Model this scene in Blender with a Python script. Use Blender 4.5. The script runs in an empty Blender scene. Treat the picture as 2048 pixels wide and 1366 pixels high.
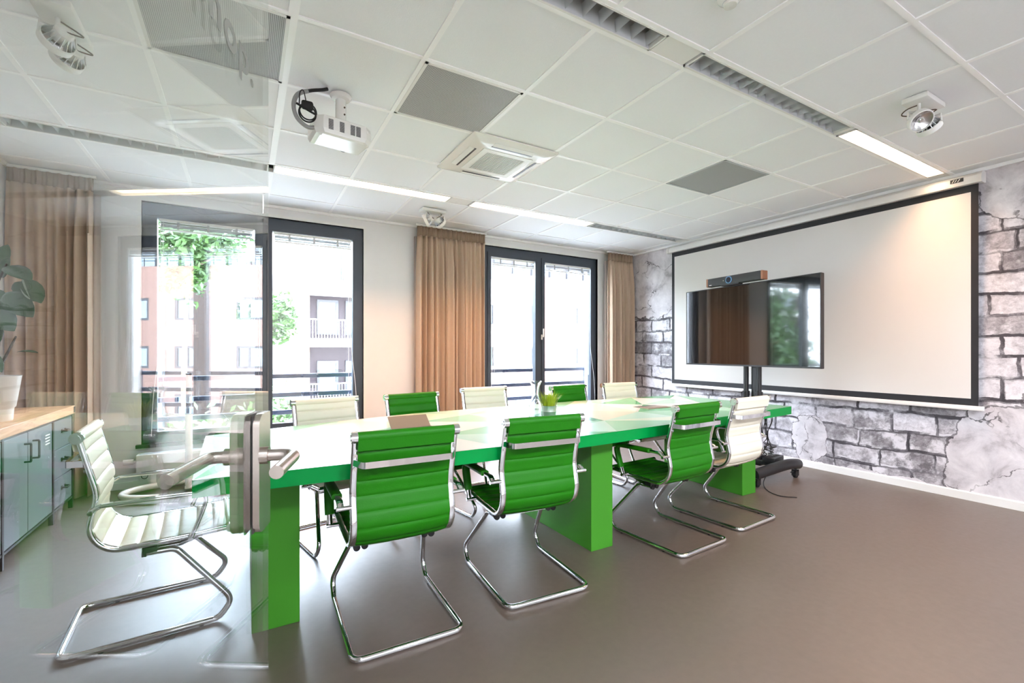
import bpy, bmesh, math, random
from mathutils import Vector, Matrix
random.seed(7)
PI = math.pi
scene = bpy.context.scene
COL = scene.collection

# ------------------------------------------------------------------ camera, world, exposure
CAM_H = 1.2245
cam_data = bpy.data.cameras.new('camera')
cam_data.sensor_width = 36.0
cam_data.lens = 36.0 * 921.2 / 2048.0
cam_data.shift_y = 19.0 / 2048.0
cam_data.clip_start = 0.02
cam_data.clip_end = 400.0
cam = bpy.data.objects.new('camera', cam_data)
cam.location = (0, 0, CAM_H)
cam.rotation_euler = (PI / 2, 0, -math.radians(30.113))
COL.objects.link(cam)
scene.camera = cam

world = bpy.data.worlds.new('overcast_sky')
scene.world = world
world.use_nodes = True
wnt = world.node_tree
wnt.nodes.clear()
w_out = wnt.nodes.new('ShaderNodeOutputWorld')
w_bg = wnt.nodes.new('ShaderNodeBackground')
w_geo = wnt.nodes.new('ShaderNodeTexCoord')
w_sep = wnt.nodes.new('ShaderNodeSeparateXYZ')
w_ramp = wnt.nodes.new('ShaderNodeValToRGB')
w_ramp.color_ramp.elements[0].position = 0.0
w_ramp.color_ramp.elements[0].color = (0.80, 0.875, 1.0, 1)
w_ramp.color_ramp.elements[1].position = 1.0
w_ramp.color_ramp.elements[1].color = (0.62, 0.76, 1.0, 1)
wnt.links.new(w_geo.outputs['Generated'], w_sep.inputs[0])
wnt.links.new(w_sep.outputs['Z'], w_ramp.inputs[0])
wnt.links.new(w_ramp.outputs[0], w_bg.inputs['Color'])
w_bg.inputs['Strength'].default_value = 25.0
wnt.links.new(w_bg.outputs[0], w_out.inputs[0])

scene.view_settings.view_transform = 'Standard'
scene.view_settings.look = 'None'
scene.view_settings.gamma = 1.0
scene.view_settings.use_curve_mapping = False
scene.view_settings.exposure = 0.75
LAMP_WARM = (1.0, 0.50, 0.24)
LAMP_W = 20.5          # each lit strip lamp
FILL_W = 96.0      # each fill lamp added in the corridor
scene.cycles.use_denoising = True
scene.cycles.max_bounces = 14
scene.cycles.diffuse_bounces = 6
scene.cycles.glossy_bounces = 6
scene.cycles.transparent_max_bounces = 16
scene.cycles.caustics_reflective = False
scene.cycles.caustics_refractive = False
scene.cycles.sample_clamp_indirect = 8.0

# ------------------------------------------------------------------ materials
def S(r, g, b):
    def f(c):
        c /= 255.0
        return c / 12.92 if c <= 0.04045 else ((c + 0.055) / 1.055) ** 2.4
    return (f(r), f(g), f(b))

class NT:
    """small node-tree writer"""
    def __init__(self, name):
        self.m = bpy.data.materials.new(name)
        self.m.use_nodes = True
        self.t = self.m.node_tree
        self.t.nodes.clear()
        self.out = self.n('ShaderNodeOutputMaterial')
    def n(self, typ, **kw):
        nd = self.t.nodes.new(typ)
        for k, v in kw.items():
            setattr(nd, k, v)
        return nd
    def l(self, a, b):
        self.t.links.new(a, b)
    def setin(self, sock, v):
        if hasattr(v, 'is_linked') or hasattr(v, 'links'):
            self.l(v, sock)
        else:
            if isinstance(v, tuple) and len(v) == 3 and sock.type == 'RGBA':
                v = v + (1.0,)
            sock.default_value = v
    def math(self, op, a, b=None, clamp=False):
        nd = self.n('ShaderNodeMath', operation=op, use_clamp=clamp)
        self.setin(nd.inputs[0], a)
        if b is not None:
            self.setin(nd.inputs[1], b)
        return nd.outputs[0]
    def mix(self, fac, a, b, blend='MIX'):
        nd = self.n('ShaderNodeMix', data_type='RGBA', blend_type=blend)
        self.setin(nd.inputs[0], fac)
        self.setin(nd.inputs[6], a)
        self.setin(nd.inputs[7], b)
        return nd.outputs[2]
    def ramp(self, fac, stops):
        nd = self.n('ShaderNodeValToRGB')
        e = nd.color_ramp.elements
        while len(e) < len(stops):
            e.new(0.5)
        for el, (p, c) in zip(e, stops):
            el.position = p
            el.color = (c, c, c, 1) if not isinstance(c, tuple) else c + (1,)
        self.l(fac, nd.inputs[0])
        return nd.outputs[0]
    def noise(self, vec, scale, detail=4, rough=0.55, dist=0.0):
        nd = self.n('ShaderNodeTexNoise')
        nd.inputs['Scale'].default_value = scale
        nd.inputs['Detail'].default_value = detail
        nd.inputs['Roughness'].default_value = rough
        nd.inputs['Distortion'].default_value = dist
        if vec is not None:
            self.l(vec, nd.inputs['Vector'])
        return nd
    def bsdf(self, **kw):
        nd = self.n('ShaderNodeBsdfPrincipled')
        for k, v in kw.items():
            self.setin(nd.inputs[k.replace('_', ' ')], v)
        self.l(nd.outputs[0], self.out.inputs[0])
        return nd

def M(name, col, rough=0.5, metal=0.0, var=0.06, scale=14.0, bump=0.0, bscale=60.0, coat=0.0, spec=0.5, rvar=0.0):
    k = NT(name)
    tc = k.n('ShaderNodeTexCoord').outputs['Object']
    nz = k.noise(tc, scale, 5)
    lo = tuple(c * (1 - var) for c in col)
    hi = tuple(min(1.0, c * (1 + var)) for c in col)
    c = k.mix(nz.outputs[0], lo, hi)
    b = k.bsdf(Base_Color=c, Metallic=metal, Roughness=rough)
    b.inputs['Coat Weight'].default_value = coat
    b.inputs['Coat Roughness'].default_value = 0.08
    b.inputs['Specular IOR Level'].default_value = spec
    if rvar:
        r = k.math('MULTIPLY_ADD', nz.outputs[0], rvar)
        r.node.inputs[2].default_value = rough - rvar / 2
        k.l(r, b.inputs['Roughness'])
    if bump:
        bz = k.noise(tc, bscale, 3)
        bn = k.n('ShaderNodeBump')
        bn.inputs['Strength'].default_value = bump
        bn.inputs['Distance'].default_value = 0.004
        k.l(bz.outputs[0], bn.inputs['Height'])
        k.l(bn.outputs[0], b.inputs['Normal'])
    return k.m

def emission(name, col, strength):
    k = NT(name)
    tc = k.n('ShaderNodeTexCoord').outputs['Object']
    nz = k.noise(tc, 6, 2)
    c = k.mix(nz.outputs[0], tuple(x * 0.96 for x in col), col)
    e = k.n('ShaderNodeEmission')
    k.l(c, e.inputs[0])
    e.inputs[1].default_value = strength
    k.l(e.outputs[0], k.out.inputs[0])
    return k.m

def sheet_glass(name, tint=(0.97, 0.99, 0.98), f0=0.04, gain=1.0):
    """clear sheet: transmission straight through, mirror part by Schlick"""
    k = NT(name)
    g = k.n('ShaderNodeNewGeometry')
    dt = k.n('ShaderNodeVectorMath', operation='DOT_PRODUCT')
    k.l(g.outputs['Normal'], dt.inputs[0])
    k.l(g.outputs['Incoming'], dt.inputs[1])
    c = k.math('ABSOLUTE', dt.outputs['Value'])
    om = k.math('SUBTRACT', 1.0, c, True)
    p5 = k.math('POWER', om, 5.0)
    fr = k.math('MULTIPLY_ADD', p5, (1 - f0) * gain)
    fr.node.inputs[2].default_value = f0
    fr = k.math('MINIMUM', fr, 1.0)
    tr = k.n('ShaderNodeBsdfTransparent')
    tr.inputs[0].default_value = tint + (1,)
    gl = k.n('ShaderNodeBsdfGlossy')
    gl.inputs['Roughness'].default_value = 0.0
    gl.inputs[0].default_value = (1, 1, 1, 1)
    mx = k.n('ShaderNodeMixShader')
    k.l(fr, mx.inputs[0])
    k.l(tr.outputs[0], mx.inputs[1])
    k.l(gl.outputs[0], mx.inputs[2])
    k.l(mx.outputs[0], k.out.inputs[0])
    return k.m

def cloth(name, col, trans=0.35):
    k = NT(name)
    tc = k.n('ShaderNodeTexCoord').outputs['Object']
    nz = k.noise(tc, 30, 5)
    wv = k.n('ShaderNodeTexWave')
    wv.inputs['Scale'].default_value = 160
    wv.inputs['Distortion'].default_value = 2
    k.l(tc, wv.inputs['Vector'])
    f = k.math('MULTIPLY', nz.outputs[0], wv.outputs['Fac'])
    c = k.mix(f, tuple(x * 0.88 for x in col), tuple(min(1, x * 1.1) for x in col))
    d = k.n('ShaderNodeBsdfDiffuse')
    t = k.n('ShaderNodeBsdfTranslucent')
    k.l(c, d.inputs[0])
    k.l(c, t.inputs[0])
    mx = k.n('ShaderNodeMixShader')
    mx.inputs[0].default_value = trans
    k.l(d.outputs[0], mx.inputs[1])
    k.l(t.outputs[0], mx.inputs[2])
    k.l(mx.outputs[0], k.out.inputs[0])
    return k.m

def perforated(name, col, hole, pitch):
    k = NT(name)
    tc = k.n('ShaderNodeTexCoord').outputs['Object']
    mp = k.n('ShaderNodeVectorMath', operation='SCALE')
    mp.inputs['Scale'].default_value = 1.0 / pitch
    k.l(tc, mp.inputs[0])
    sp = k.n('ShaderNodeSeparateXYZ')
    k.l(mp.outputs[0], sp.inputs[0])
    fx = k.math('SUBTRACT', k.math('FRACT', sp.outputs[0]), 0.5)
    fy = k.math('SUBTRACT', k.math('FRACT', sp.outputs[1]), 0.5)
    r2 = k.math('ADD', k.math('MULTIPLY', fx, fx), k.math('MULTIPLY', fy, fy))
    h = k.math('LESS_THAN', r2, 0.125)
    nz = k.noise(tc, 9, 3)
    base = k.mix(nz.outputs[0], tuple(x * 0.93 for x in col), col)
    c = k.mix(h, base, hole)
    k.bsdf(Base_Color=c, Roughness=0.5)
    return k.m

def floor_mat():
    k = NT('floor_linoleum')
    tc = k.n('ShaderNodeTexCoord').outputs['Object']
    n1 = k.noise(tc, 1.6, 6, 0.6, 0.6)
    n2 = k.noise(tc, 26, 6, 0.6)
    c = k.mix(n1.outputs[0], S(82, 68, 57), S(98, 83, 71))
    c = k.mix(k.math('MULTIPLY', n2.outputs[0], 0.5), c, S(70, 57, 48))
    r = k.math('MULTIPLY_ADD', n2.outputs[0], 0.12)
    r.node.inputs[2].default_value = 0.40
    b = k.bsdf(Base_Color=c, Roughness=r)
    b.inputs['IOR'].default_value = 2.1
    b.inputs['Specular IOR Level'].default_value = 0.6
    bn = k.n('ShaderNodeBump')
    bn.inputs['Strength'].default_value = 0.08
    bn.inputs['Distance'].default_value = 0.002
    n3 = k.noise(tc, 9, 3)
    k.l(n3.outputs[0], bn.inputs['Height'])
    k.l(bn.outputs[0], b.inputs['Normal'])
    return k.m

def mural_mat():
    """photo wallpaper printed with old whitewashed bricks and broken plaster"""
    k = NT('brick_print_wallpaper')
    pos = k.n('ShaderNodeNewGeometry').outputs['Position']
    sp = k.n('ShaderNodeSeparateXYZ')
    k.l(pos, sp.inputs[0])
    cmb = k.n('ShaderNodeCombineXYZ')
    k.l(k.math('MULTIPLY', sp.outputs['Y'], -1.0), cmb.inputs[0])
    k.l(sp.outputs['Z'], cmb.inputs[1])
    uv = cmb.outputs[0]
    def warp(vec, scale, amt, detail=3):
        nz = k.noise(vec, scale, detail)
        sb = k.n('ShaderNodeVectorMath', operation='SUBTRACT')
        k.l(nz.outputs['Color'], sb.inputs[0])
        sb.inputs[1].default_value = (0.5, 0.5, 0.5)
        sc = k.n('ShaderNodeVectorMath', operation='SCALE')
        k.l(sb.outputs[0], sc.inputs[0])
        sc.inputs['Scale'].default_value = amt
        ad = k.n('ShaderNodeVectorMath', operation='ADD')
        k.l(vec, ad.inputs[0])
        k.l(sc.outputs[0], ad.inputs[1])
        return ad.outputs[0]
    wuv = warp(warp(uv, 1.3, 0.10), 11.0, 0.035, 4)
    def brick(vec, mortar, smooth):
        b = k.n('ShaderNodeTexBrick')
        b.offset = 0.47
        b.squash = 0.8
        b.squash_frequency = 3
        b.inputs['Scale'].default_value = 1.0
        b.inputs['Brick Width'].default_value = 0.40
        b.inputs['Row Height'].default_value = 0.168
        b.inputs['Mortar Size'].default_value = mortar
        b.inputs['Mortar Smooth'].default_value = smooth
        b.inputs['Color1'].default_value = (0, 0, 0, 1)
        b.inputs['Color2'].default_value = (1, 1, 1, 1)
        b.inputs['Mortar'].default_value = (0.5, 0.5, 0.5, 1)
        k.l(vec, b.inputs['Vector'])
        return b
    b1 = brick(wuv, 0.013, 0.25)
    off = k.n('ShaderNodeVectorMath', operation='ADD')
    k.l(wuv, off.inputs[0])
    off.inputs[1].default_value = (-0.008, 0.014, 0)
    b2 = brick(off.outputs[0], 0.009, 0.3)
    n_f = k.noise(wuv, 13, 12, 0.78, 0.15)
    n_g = k.noise(wuv, 48, 8, 0.75)
    n_m = k.noise(uv, 1.1, 4, 0.6)
    n_l = k.noise(warp(uv, 5, 0.2), 3.2, 6, 0.65)
    # brick faces: grey where bare, near white where whitewash is left
    tone = k.math('MULTIPLY_ADD', k.n('ShaderNodeRGBToBW').outputs[0], 0.30)
    k.l(b1.outputs['Color'], tone.node.inputs[0].links[0].from_node.inputs[0])
    k.l(n_f.outputs[0], tone.node.inputs[2])
    tone = k.math('SUBTRACT', tone, 0.15)
    face = k.ramp(tone, [(0.28, S(112, 107, 111)), (0.44, S(160, 155, 159)), (0.56, S(196, 191, 196)), (0.72, S(232, 229, 233))])
    gr = k.ramp(n_g.outputs[0], [(0.30, 0.55), (0.52, 1.0)])
    face = k.mix(0.45, face, gr, 'MULTIPLY')
    n_w = k.noise(wuv, 2.3, 8, 0.7)
    face = k.mix(k.ramp(n_w.outputs[0], [(0.50, 0.0), (0.58, 0.8)]), face, S(236, 233, 237))
    # joints: white lime in places, deep shade in others
    jn = k.ramp(n_l.outputs[0], [(0.44, S(72, 68, 73)), (0.52, S(120, 116, 121)), (0.60, S(216, 213, 217))])
    c = k.mix(b1.outputs['Fac'], face, jn)
    shade = k.math('MULTIPLY', b2.outputs['Fac'], k.ramp(n_m.outputs[0], [(0.42, 0.08), (0.60, 0.85)]))
    c = k.mix(shade, c, S(48, 44, 50))
    # plaster fields
    we = warp(uv, 3.0, 0.34, 6)
    es = k.n('ShaderNodeSeparateXYZ')
    k.l(we, es.inputs[0])
    masks = None
    #         u=-y    z      ru    rz
    for cu, cz, ru, rz in ((-4.95, 2.35, 0.85, 0.62), (-1.10, 0.30, 0.42, 0.52), (-2.62, 0.30, 0.16, 0.24), (-2.0, 0.02, 0.75, 0.07), (-1.05, 2.62, 0.32, 0.42), (-0.6, 0.6, 0.5, 0.9), (-4.7, 1.95, 0.35, 0.22)):
        dx = k.math('DIVIDE', k.math('SUBTRACT', es.outputs[0], cu), ru)
        dz = k.math('DIVIDE', k.math('SUBTRACT', es.outputs[1], cz), rz)
        d = k.math('ADD', k.math('MULTIPLY', dx, dx), k.math('MULTIPLY', dz, dz))
        f = k.math('SUBTRACT', 1.0, d)
        masks = f if masks is None else k.math('MAXIMUM', masks, f)
    inside = k.math('GREATER_THAN', masks, 0.0)
    edge = k.math('MULTIPLY', k.math('GREATER_THAN', masks, -0.06), k.math('SUBTRACT', 1.0, inside))
    n_p = k.noise(uv, 4.5, 9, 0.68, 0.4)
    plaster = k.ramp(n_p.outputs[0], [(0.30, S(150, 144, 148)), (0.45, S(204, 199, 202)), (0.65, S(230, 226, 228))])
    vo = k.n('ShaderNodeTexVoronoi', feature='DISTANCE_TO_EDGE')
    vo.inputs['Scale'].default_value = 1.7
    k.l(warp(uv, 4.0, 0.45, 6), vo.inputs['Vector'])
    crack = k.math('LESS_THAN', vo.outputs['Distance'], 0.010)
    crack = k.math('MULTIPLY', crack, k.ramp(n_l.outputs[0], [(0.46, 0.0), (0.56, 0.85)]))
    plaster = k.mix(crack, plaster, S(70, 64, 68))
    c = k.mix(k.math('MULTIPLY', edge, 0.7), c, S(66, 60, 64))
    c = k.mix(inside, c, plaster)
    k.bsdf(Base_Color=c, Roughness=0.62)
    return k.m

def facade_mat(name, col, brick=None):
    k = NT(name)
    tc = k.n('ShaderNodeTexCoord').outputs['Object']
    nz = k.noise(tc, 0.9, 6)
    c = k.mix(nz.outputs[0], tuple(x * 0.92 for x in col), tuple(min(1, x * 1.06) for x in col))
    if brick:
        n2 = k.noise(tc, 7, 4)
        c = k.mix(k.ramp(n2.outputs[0], [(0.42, 0.0), (0.58, 1.0)]), c, brick)
    k.bsdf(Base_Color=c, Roughness=0.85)
    return k.m

MAT = {}
MAT['floor'] = floor_mat()
MAT['mural'] = mural_mat()
MAT['wall'] = M('white_wall_paint', S(230, 229, 228), 0.7, var=0.02, bump=0.15, bscale=90)
MAT['tile'] = M('mineral_tile', S(241, 242, 243), 0.85, var=0.02, scale=60, bump=0.2, bscale=160)
MAT['tbar'] = M('white_tee_bar', S(252, 252, 251), 0.4, var=0.02)
MAT['white'] = M('white_lacquer', S(232, 231, 226), 0.4, var=0.02)
MAT['white_gloss'] = M('white_plastic', S(232, 230, 224), 0.22, var=0.02, coat=0.3)
MAT['case'] = M('screen_case_white', S(232, 230, 226), 0.3, var=0.02)
MAT['screen'] = M('projection_cloth', S(222, 219, 214), 0.75, var=0.012, scale=4)
MAT['screen_black'] = M('black_screen_border', S(34, 34, 38), 0.6, var=0.1)
MAT['anthracite'] = M('anthracite_aluminium', S(62, 69, 79), 0.38, var=0.06)
MAT['black'] = M('black_plastic', S(28, 28, 30), 0.4, var=0.15)
MAT['rubber'] = M('black_rubber', S(20, 20, 21), 0.65, var=0.15)
MAT['black_metal'] = M('black_powder_coat', S(34, 34, 37), 0.36, var=0.1)
MAT['tv_glass'] = M('tv_panel', S(10, 10, 12), 0.035, var=0.1, coat=1.0, spec=0.8)
MAT['chrome'] = M('chrome', (0.70, 0.71, 0.72), 0.06, 1.0, var=0.02)
MAT['steel'] = M('brushed_steel', (0.50, 0.45, 0.40), 0.27, 1.0, var=0.06, scale=40)
MAT['alu'] = M('aluminium_louver', (0.80, 0.82, 0.83), 0.36, 1.0, var=0.03)
MAT['louver'] = M('satin_louver', S(206, 209, 210), 0.35, 0.0, var=0.03)
MAT['alu_paint'] = M('grey_alu_paint', S(186, 190, 192), 0.35, 0.3, var=0.04)
MAT['leather_green'] = M('green_leather', S(26, 108, 5), 0.5, var=0.06, scale=9, bump=0.12, bscale=220, spec=0.22)
MAT['leather_white'] = M('cream_leather', S(232, 226, 206), 0.42, var=0.03, scale=9, bump=0.12, bscale=220)
MAT['table_green'] = M('green_table_lacquer', S(0, 136, 60), 0.35, var=0.03, spec=0.15)
MAT['leg_green'] = M('grass_green_lacquer', S(62, 134, 36), 0.45, var=0.03, spec=0.25)
TOPC = [S(228, 230, 218), S(160, 206, 172), S(100, 176, 120), S(216, 226, 200), S(188, 220, 200), S(62, 152, 84), S(214, 214, 190)]
TOPM = [M('table_print_%s' % n, c, 0.22, var=0.02, coat=0.2, spec=0.4) for n, c in zip(('white', 'pale_mint', 'mint', 'cream', 'ice', 'green', 'beige'), TOPC)]
MAT['wood'] = None
MAT['curtain'] = cloth('taupe_curtain', S(222, 198, 174), 0.28)
MAT['curtain_head'] = cloth('taupe_curtain_tape', S(170, 148, 128), 0.15)
MAT['lining'] = cloth('pale_curtain_lining', S(226, 216, 208), 0.5)
MAT['pane'] = sheet_glass('window_pane_glass', (0.97, 0.985, 0.98), 0.05)
MAT['door_glass'] = sheet_glass('door_glass', (0.955, 0.975, 0.968), 0.065, 1.15)
def solid_glass(name, col, ior):
    k = NT(name)
    tc = k.n('ShaderNodeTexCoord').outputs['Object']
    nz = k.noise(tc, 20, 2)
    c = k.mix(nz.outputs[0], tuple(x * 0.985 for x in col), col)
    b = k.bsdf(Base_Color=c, Roughness=0.0)
    b.inputs['Transmission Weight'].default_value = 1.0
    b.inputs['IOR'].default_value = ior
    return k.m
MAT['glass'] = solid_glass('carafe_glass', (0.97, 0.985, 0.98), 1.48)
MAT['water'] = sheet_glass('water', (0.90, 0.94, 0.95), 0.05, 1.0)
MAT['film'] = M('frosted_film', S(112, 114, 106), 0.6, var=0.03)
MAT['gasket'] = M('dark_gasket', S(30, 26, 24), 0.5, var=0.1)
MAT['cabinet'] = M('grey_blue_steel', S(112, 122, 126), 0.33, 0.25, var=0.05, scale=5)
MAT['pot'] = M('cream_planter', S(232, 229, 220), 0.45, var=0.02)
MAT['soil'] = M('potting_soil', S(50, 38, 28), 0.9, var=0.3, scale=60)
MAT['leaf'] = M('rubber_plant_leaf', S(62, 92, 58), 0.32, var=0.28, scale=7, coat=0.2)
MAT['leaf_back'] = M('pale_leaf_back', S(150, 168, 146), 0.5, var=0.1)
MAT['stem'] = M('brown_stem', S(84, 74, 58), 0.7, var=0.2)
MAT['grass'] = M('yellow_green_grass', S(158, 176, 34), 0.5, var=0.35, scale=40)
MAT['zinc'] = M('zinc_pot', (0.66, 0.68, 0.66), 0.34, 0.85, var=0.08)
MAT['plug'] = M('taupe_lid', S(146, 130, 114), 0.4, 0.3, var=0.05)
MAT['lens'] = M('blue_black_lens', S(26, 44, 66), 0.06, var=0.1, coat=1.0)
MAT['lens_ring'] = M('pale_blue_ring', S(120, 160, 196), 0.25, 0.4, var=0.05)
MAT['copper'] = M('copper_end', S(150, 104, 78), 0.4, 0.3, var=0.06)
MAT['charcoal_cloth'] = M('charcoal_speaker_cloth', S(66, 67, 69), 0.8, var=0.12, scale=240)
MAT['cable_grey'] = M('grey_cable_sleeve', S(150, 150, 148), 0.5, var=0.12, scale=80)
MAT['brown_wire'] = M('brown_wire', S(84, 66, 50), 0.5, var=0.1)
MAT['reflector'] = M('lamp_reflector', (0.58, 0.57, 0.56), 0.26, 1.0, var=0.05)
MAT['vent_light'] = perforated('perforated_vent', S(196, 196, 192), S(74, 74, 76), 0.0075)
MAT['vent_grey'] = perforated('fine_perforated_vent', S(176, 177, 174), S(128, 128, 128), 0.006)
MAT['lamp_on'] = emission('lit_lamp_diffuser', (1.0, 0.84, 0.62), 3.6)
MAT['facade_orange'] = facade_mat('orange_render', S(112, 86, 76))
MAT['facade_white'] = facade_mat('white_render', S(222, 220, 214))
MAT['facade_brick'] = facade_mat('pale_brick', S(158, 140, 122), S(110, 90, 76))
MAT['facade_dark'] = facade_mat('plum_panel', S(38, 28, 32))
MAT['facade_grey'] = facade_mat('grey_panel', S(84, 84, 96))
MAT['facade_far'] = facade_mat('grey_brown_brick', S(46, 31, 24), S(37, 25, 20))
MAT['roof'] = facade_mat('light_roof_felt', S(150, 150, 150))
MAT['far_frame'] = M('far_window_frame', S(28, 26, 30), 0.5, var=0.1)
MAT['far_pane'] = M('far_window_glass', S(70, 86, 96), 0.06, var=0.15, scale=0.5, coat=1.0)
MAT['street'] = facade_mat('pale_paving', S(150, 146, 140))
MAT['tree_leaf'] = M('tree_leaf', S(46, 74, 22), 0.55, var=0.4, scale=1.2)
MAT['bark'] = M('bark', S(84, 70, 56), 0.9, var=0.3)
MAT['rail'] = M('blue_grey_rail', S(58, 66, 86), 0.4, var=0.06)

def wood_mat():
    k = NT('oak_worktop')
    tc = k.n('ShaderNodeTexCoord').outputs['Object']
    mp = k.n('ShaderNodeMapping')
    mp.inputs['Scale'].default_value = (14, 1.6, 14)
    k.l(tc, mp.inputs[0])
    n1 = k.noise(mp.outputs[0], 1.6, 8, 0.6, 1.2)
    c = k.ramp(n1.outputs[0], [(0.30, S(176, 128, 88)), (0.50, S(206, 160, 118)), (0.72, S(222, 182, 142))])
    k.bsdf(Base_Color=c, Roughness=0.4)
    return k.m
MAT['wood'] = wood_mat()

# ------------------------------------------------------------------ mesh helpers
class MB:
    def __init__(self):
        self.v, self.f, self.mi = [], [], []
        self.xf = Matrix.Identity(4)
    def add(self, verts, faces, mi=0):
        b = len(self.v)
        self.v += [tuple(self.xf @ Vector(p)) for p in verts]
        self.f += [tuple(b + i for i in f) for f in faces]
        self.mi += [mi] * len(faces)
        return self
    def box(self, x0, x1, y0, y1, z0, z1, mi=0):
        vs = [(x, y, z) for z in (z0, z1) for y in (y0, y1) for x in (x0, x1)]
        return self.add(vs, [(0, 2, 3, 1), (4, 5, 7, 6), (0, 1, 5, 4), (2, 6, 7, 3), (0, 4, 6, 2), (1, 3, 7, 5)], mi)
    def rbox(self, x0, x1, y0, y1, z0, z1, r=0.01, seg=2, mi=0):
        bm = bmesh.new()
        bmesh.ops.create_cube(bm, size=1.0)
        for v in bm.verts:
            v.co = Vector((x0 + (v.co.x + 0.5) * (x1 - x0), y0 + (v.co.y + 0.5) * (y1 - y0), z0 + (v.co.z + 0.5) * (z1 - z0)))
        bmesh.ops.bevel(bm, geom=list(bm.edges), offset=r, segments=seg, affect='EDGES', profile=0.5)
        bm.verts.index_update()
        self.add([tuple(v.co) for v in bm.verts], [tuple(v.index for v in f.verts) for f in bm.faces], mi)
        bm.free()
        return self
    def prism(self, poly, z0, z1, mi=0, side=None):
        n = len(poly)
        vs = [(p[0], p[1], z0) for p in poly] + [(p[0], p[1], z1) for p in poly]
        self.add(vs, [tuple(reversed(range(n))), tuple(range(n, 2 * n))], mi)
        b = len(self.v) - 2 * n
        for i in range(n):
            j = (i + 1) % n
            self.f.append((b + i, b + j, b + n + j, b + n + i))
            self.mi.append(mi if side is None else side)
        return self
    def lathe(self, prof, seg=24, c=(0, 0), mi=0):
        vs, fs = [], []
        for r, z in prof:
            for i in range(seg):
                a = 2 * PI * i / seg
                vs.append((c[0] + r * math.cos(a), c[1] + r * math.sin(a), z))
        for k in range(len(prof) - 1):
            for i in range(seg):
                j = (i + 1) % seg
                fs.append((k * seg + i, k * seg + j, (k + 1) * seg + j, (k + 1) * seg + i))
        return self.add(vs, fs, mi)
    def cyl(self, a, b, r, seg=14, mi=0, r2=None):
        return self.tube([a, b], r, seg, mi, r_end=r2)
    def tube(self, path, r, seg=10, mi=0, r_end=None, cap=True):
        P = [Vector(p) for p in path]
        n = len(P)
        T = []
        for i in range(n):
            d = (P[min(i + 1, n - 1)] - P[max(i - 1, 0)])
            T.append(d.normalized() if d.length > 1e-9 else Vector((0, 0, 1)))
        u = T[0].orthogonal().normalized()
        vs, fs = [], []
        for i in range(n):
            if i:
                q = T[i - 1].rotation_difference(T[i])
                u = (q @ u)
                u = (u - T[i] * u.dot(T[i])).normalized()
            w = T[i].cross(u)
            rr = r if r_end is None else r + (r_end - r) * i / (n - 1)
            for k in range(seg):
                a = 2 * PI * k / seg
                vs.append(tuple(P[i] + rr * (math.cos(a) * u + math.sin(a) * w)))
        for i in range(n - 1):
            for k in range(seg):
                j = (k + 1) % seg
                fs.append((i * seg + k, i * seg + j, (i + 1) * seg + j, (i + 1) * seg + k))
        if cap:
            fs.append(tuple(reversed(range(seg))))
            fs.append(tuple(range((n - 1) * seg, n * seg)))
        return self.add(vs, fs, mi)
    def strip(self, path, x0, x1, th, mi=0, rnd=0.25):
        """bar of rounded section following a path of (y, z) points; x from x0 to x1"""
        P = [Vector((0, p[0], p[1])) for p in path]
        n = len(P)
        h = th / 2
        c = min(h, (x1 - x0) / 2) * rnd * 2 * 0.5
        sec = [(x0 + c, -h), (x1 - c, -h), (x1, -h + c), (x1, h - c), (x1 - c, h), (x0 + c, h), (x0, h - c), (x0, -h + c)]
        vs, fs = [], []
        for i in range(n):
            t = (P[min(i + 1, n - 1)] - P[max(i - 1, 0)]).normalized()
            nm = Vector((0, -t.z, t.y))
            for x, o in sec:
                q = P[i] + nm * o
                vs.append((x, q.y, q.z))
        m = len(sec)
        for i in range(n - 1):
            for k in range(m):
                j = (k + 1) % m
                fs.append((i * m + k, i * m + j, (i + 1) * m + j, (i + 1) * m + k))
        fs.append(tuple(reversed(range(m))))
        fs.append(tuple(range((n - 1) * m, n * m)))
        return self.add(vs, fs, mi)
    def mesh(self, name, mats, smooth=True, angle=35):
        me = bpy.data.meshes.new(name)
        me.from_pydata(self.v, [], self.f)
        if not isinstance(mats, (list, tuple)):
            mats = [mats]
        for m in mats:
            me.materials.append(m)
        if len(mats) > 1:
            me.polygons.foreach_set('material_index', self.mi)
        bm = bmesh.new()
        bm.from_mesh(me)
        bmesh.ops.recalc_face_normals(bm, faces=bm.faces)
        if smooth:
            lim = math.radians(angle)
            for f in bm.faces:
                f.smooth = True
            for e in bm.edges:
                if len(e.link_faces) == 2 and e.calc_face_angle(0) > lim:
                    e.smooth = False
        bm.to_mesh(me)
        bm.free()
        me.update()
        return me
    def build(self, name, mats, parent=None, smooth=True, angle=35):
        return link(bpy.data.objects.new(name, self.mesh(name, mats, smooth, angle)), parent)

def link(o, parent=None):
    COL.objects.link(o)
    if parent is not None:
        o.parent = parent
    return o

def inst(name, me, parent, loc=(0, 0, 0), rot=(0, 0, 0)):
    o = bpy.data.objects.new(name, me)
    o.location = loc
    o.rotation_euler = rot
    return link(o, parent)

def tag(o, label, cat, group=None):
    o['label'] = label
    o['category'] = cat
    if group:
        o['group'] = group
    return o

def thing(name, label, cat, loc=(0, 0, 0), rz=0.0, group=None):
    o = bpy.data.objects.new(name, None)
    o.empty_display_size = 0.1
    o.location = loc
    o.rotation_euler = (0, 0, rz)
    link(o)
    return tag(o, label, cat, group)

def structure(o, label=None):
    o['kind'] = 'structure'
    if label:
        o['label'] = label
    return o

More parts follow.
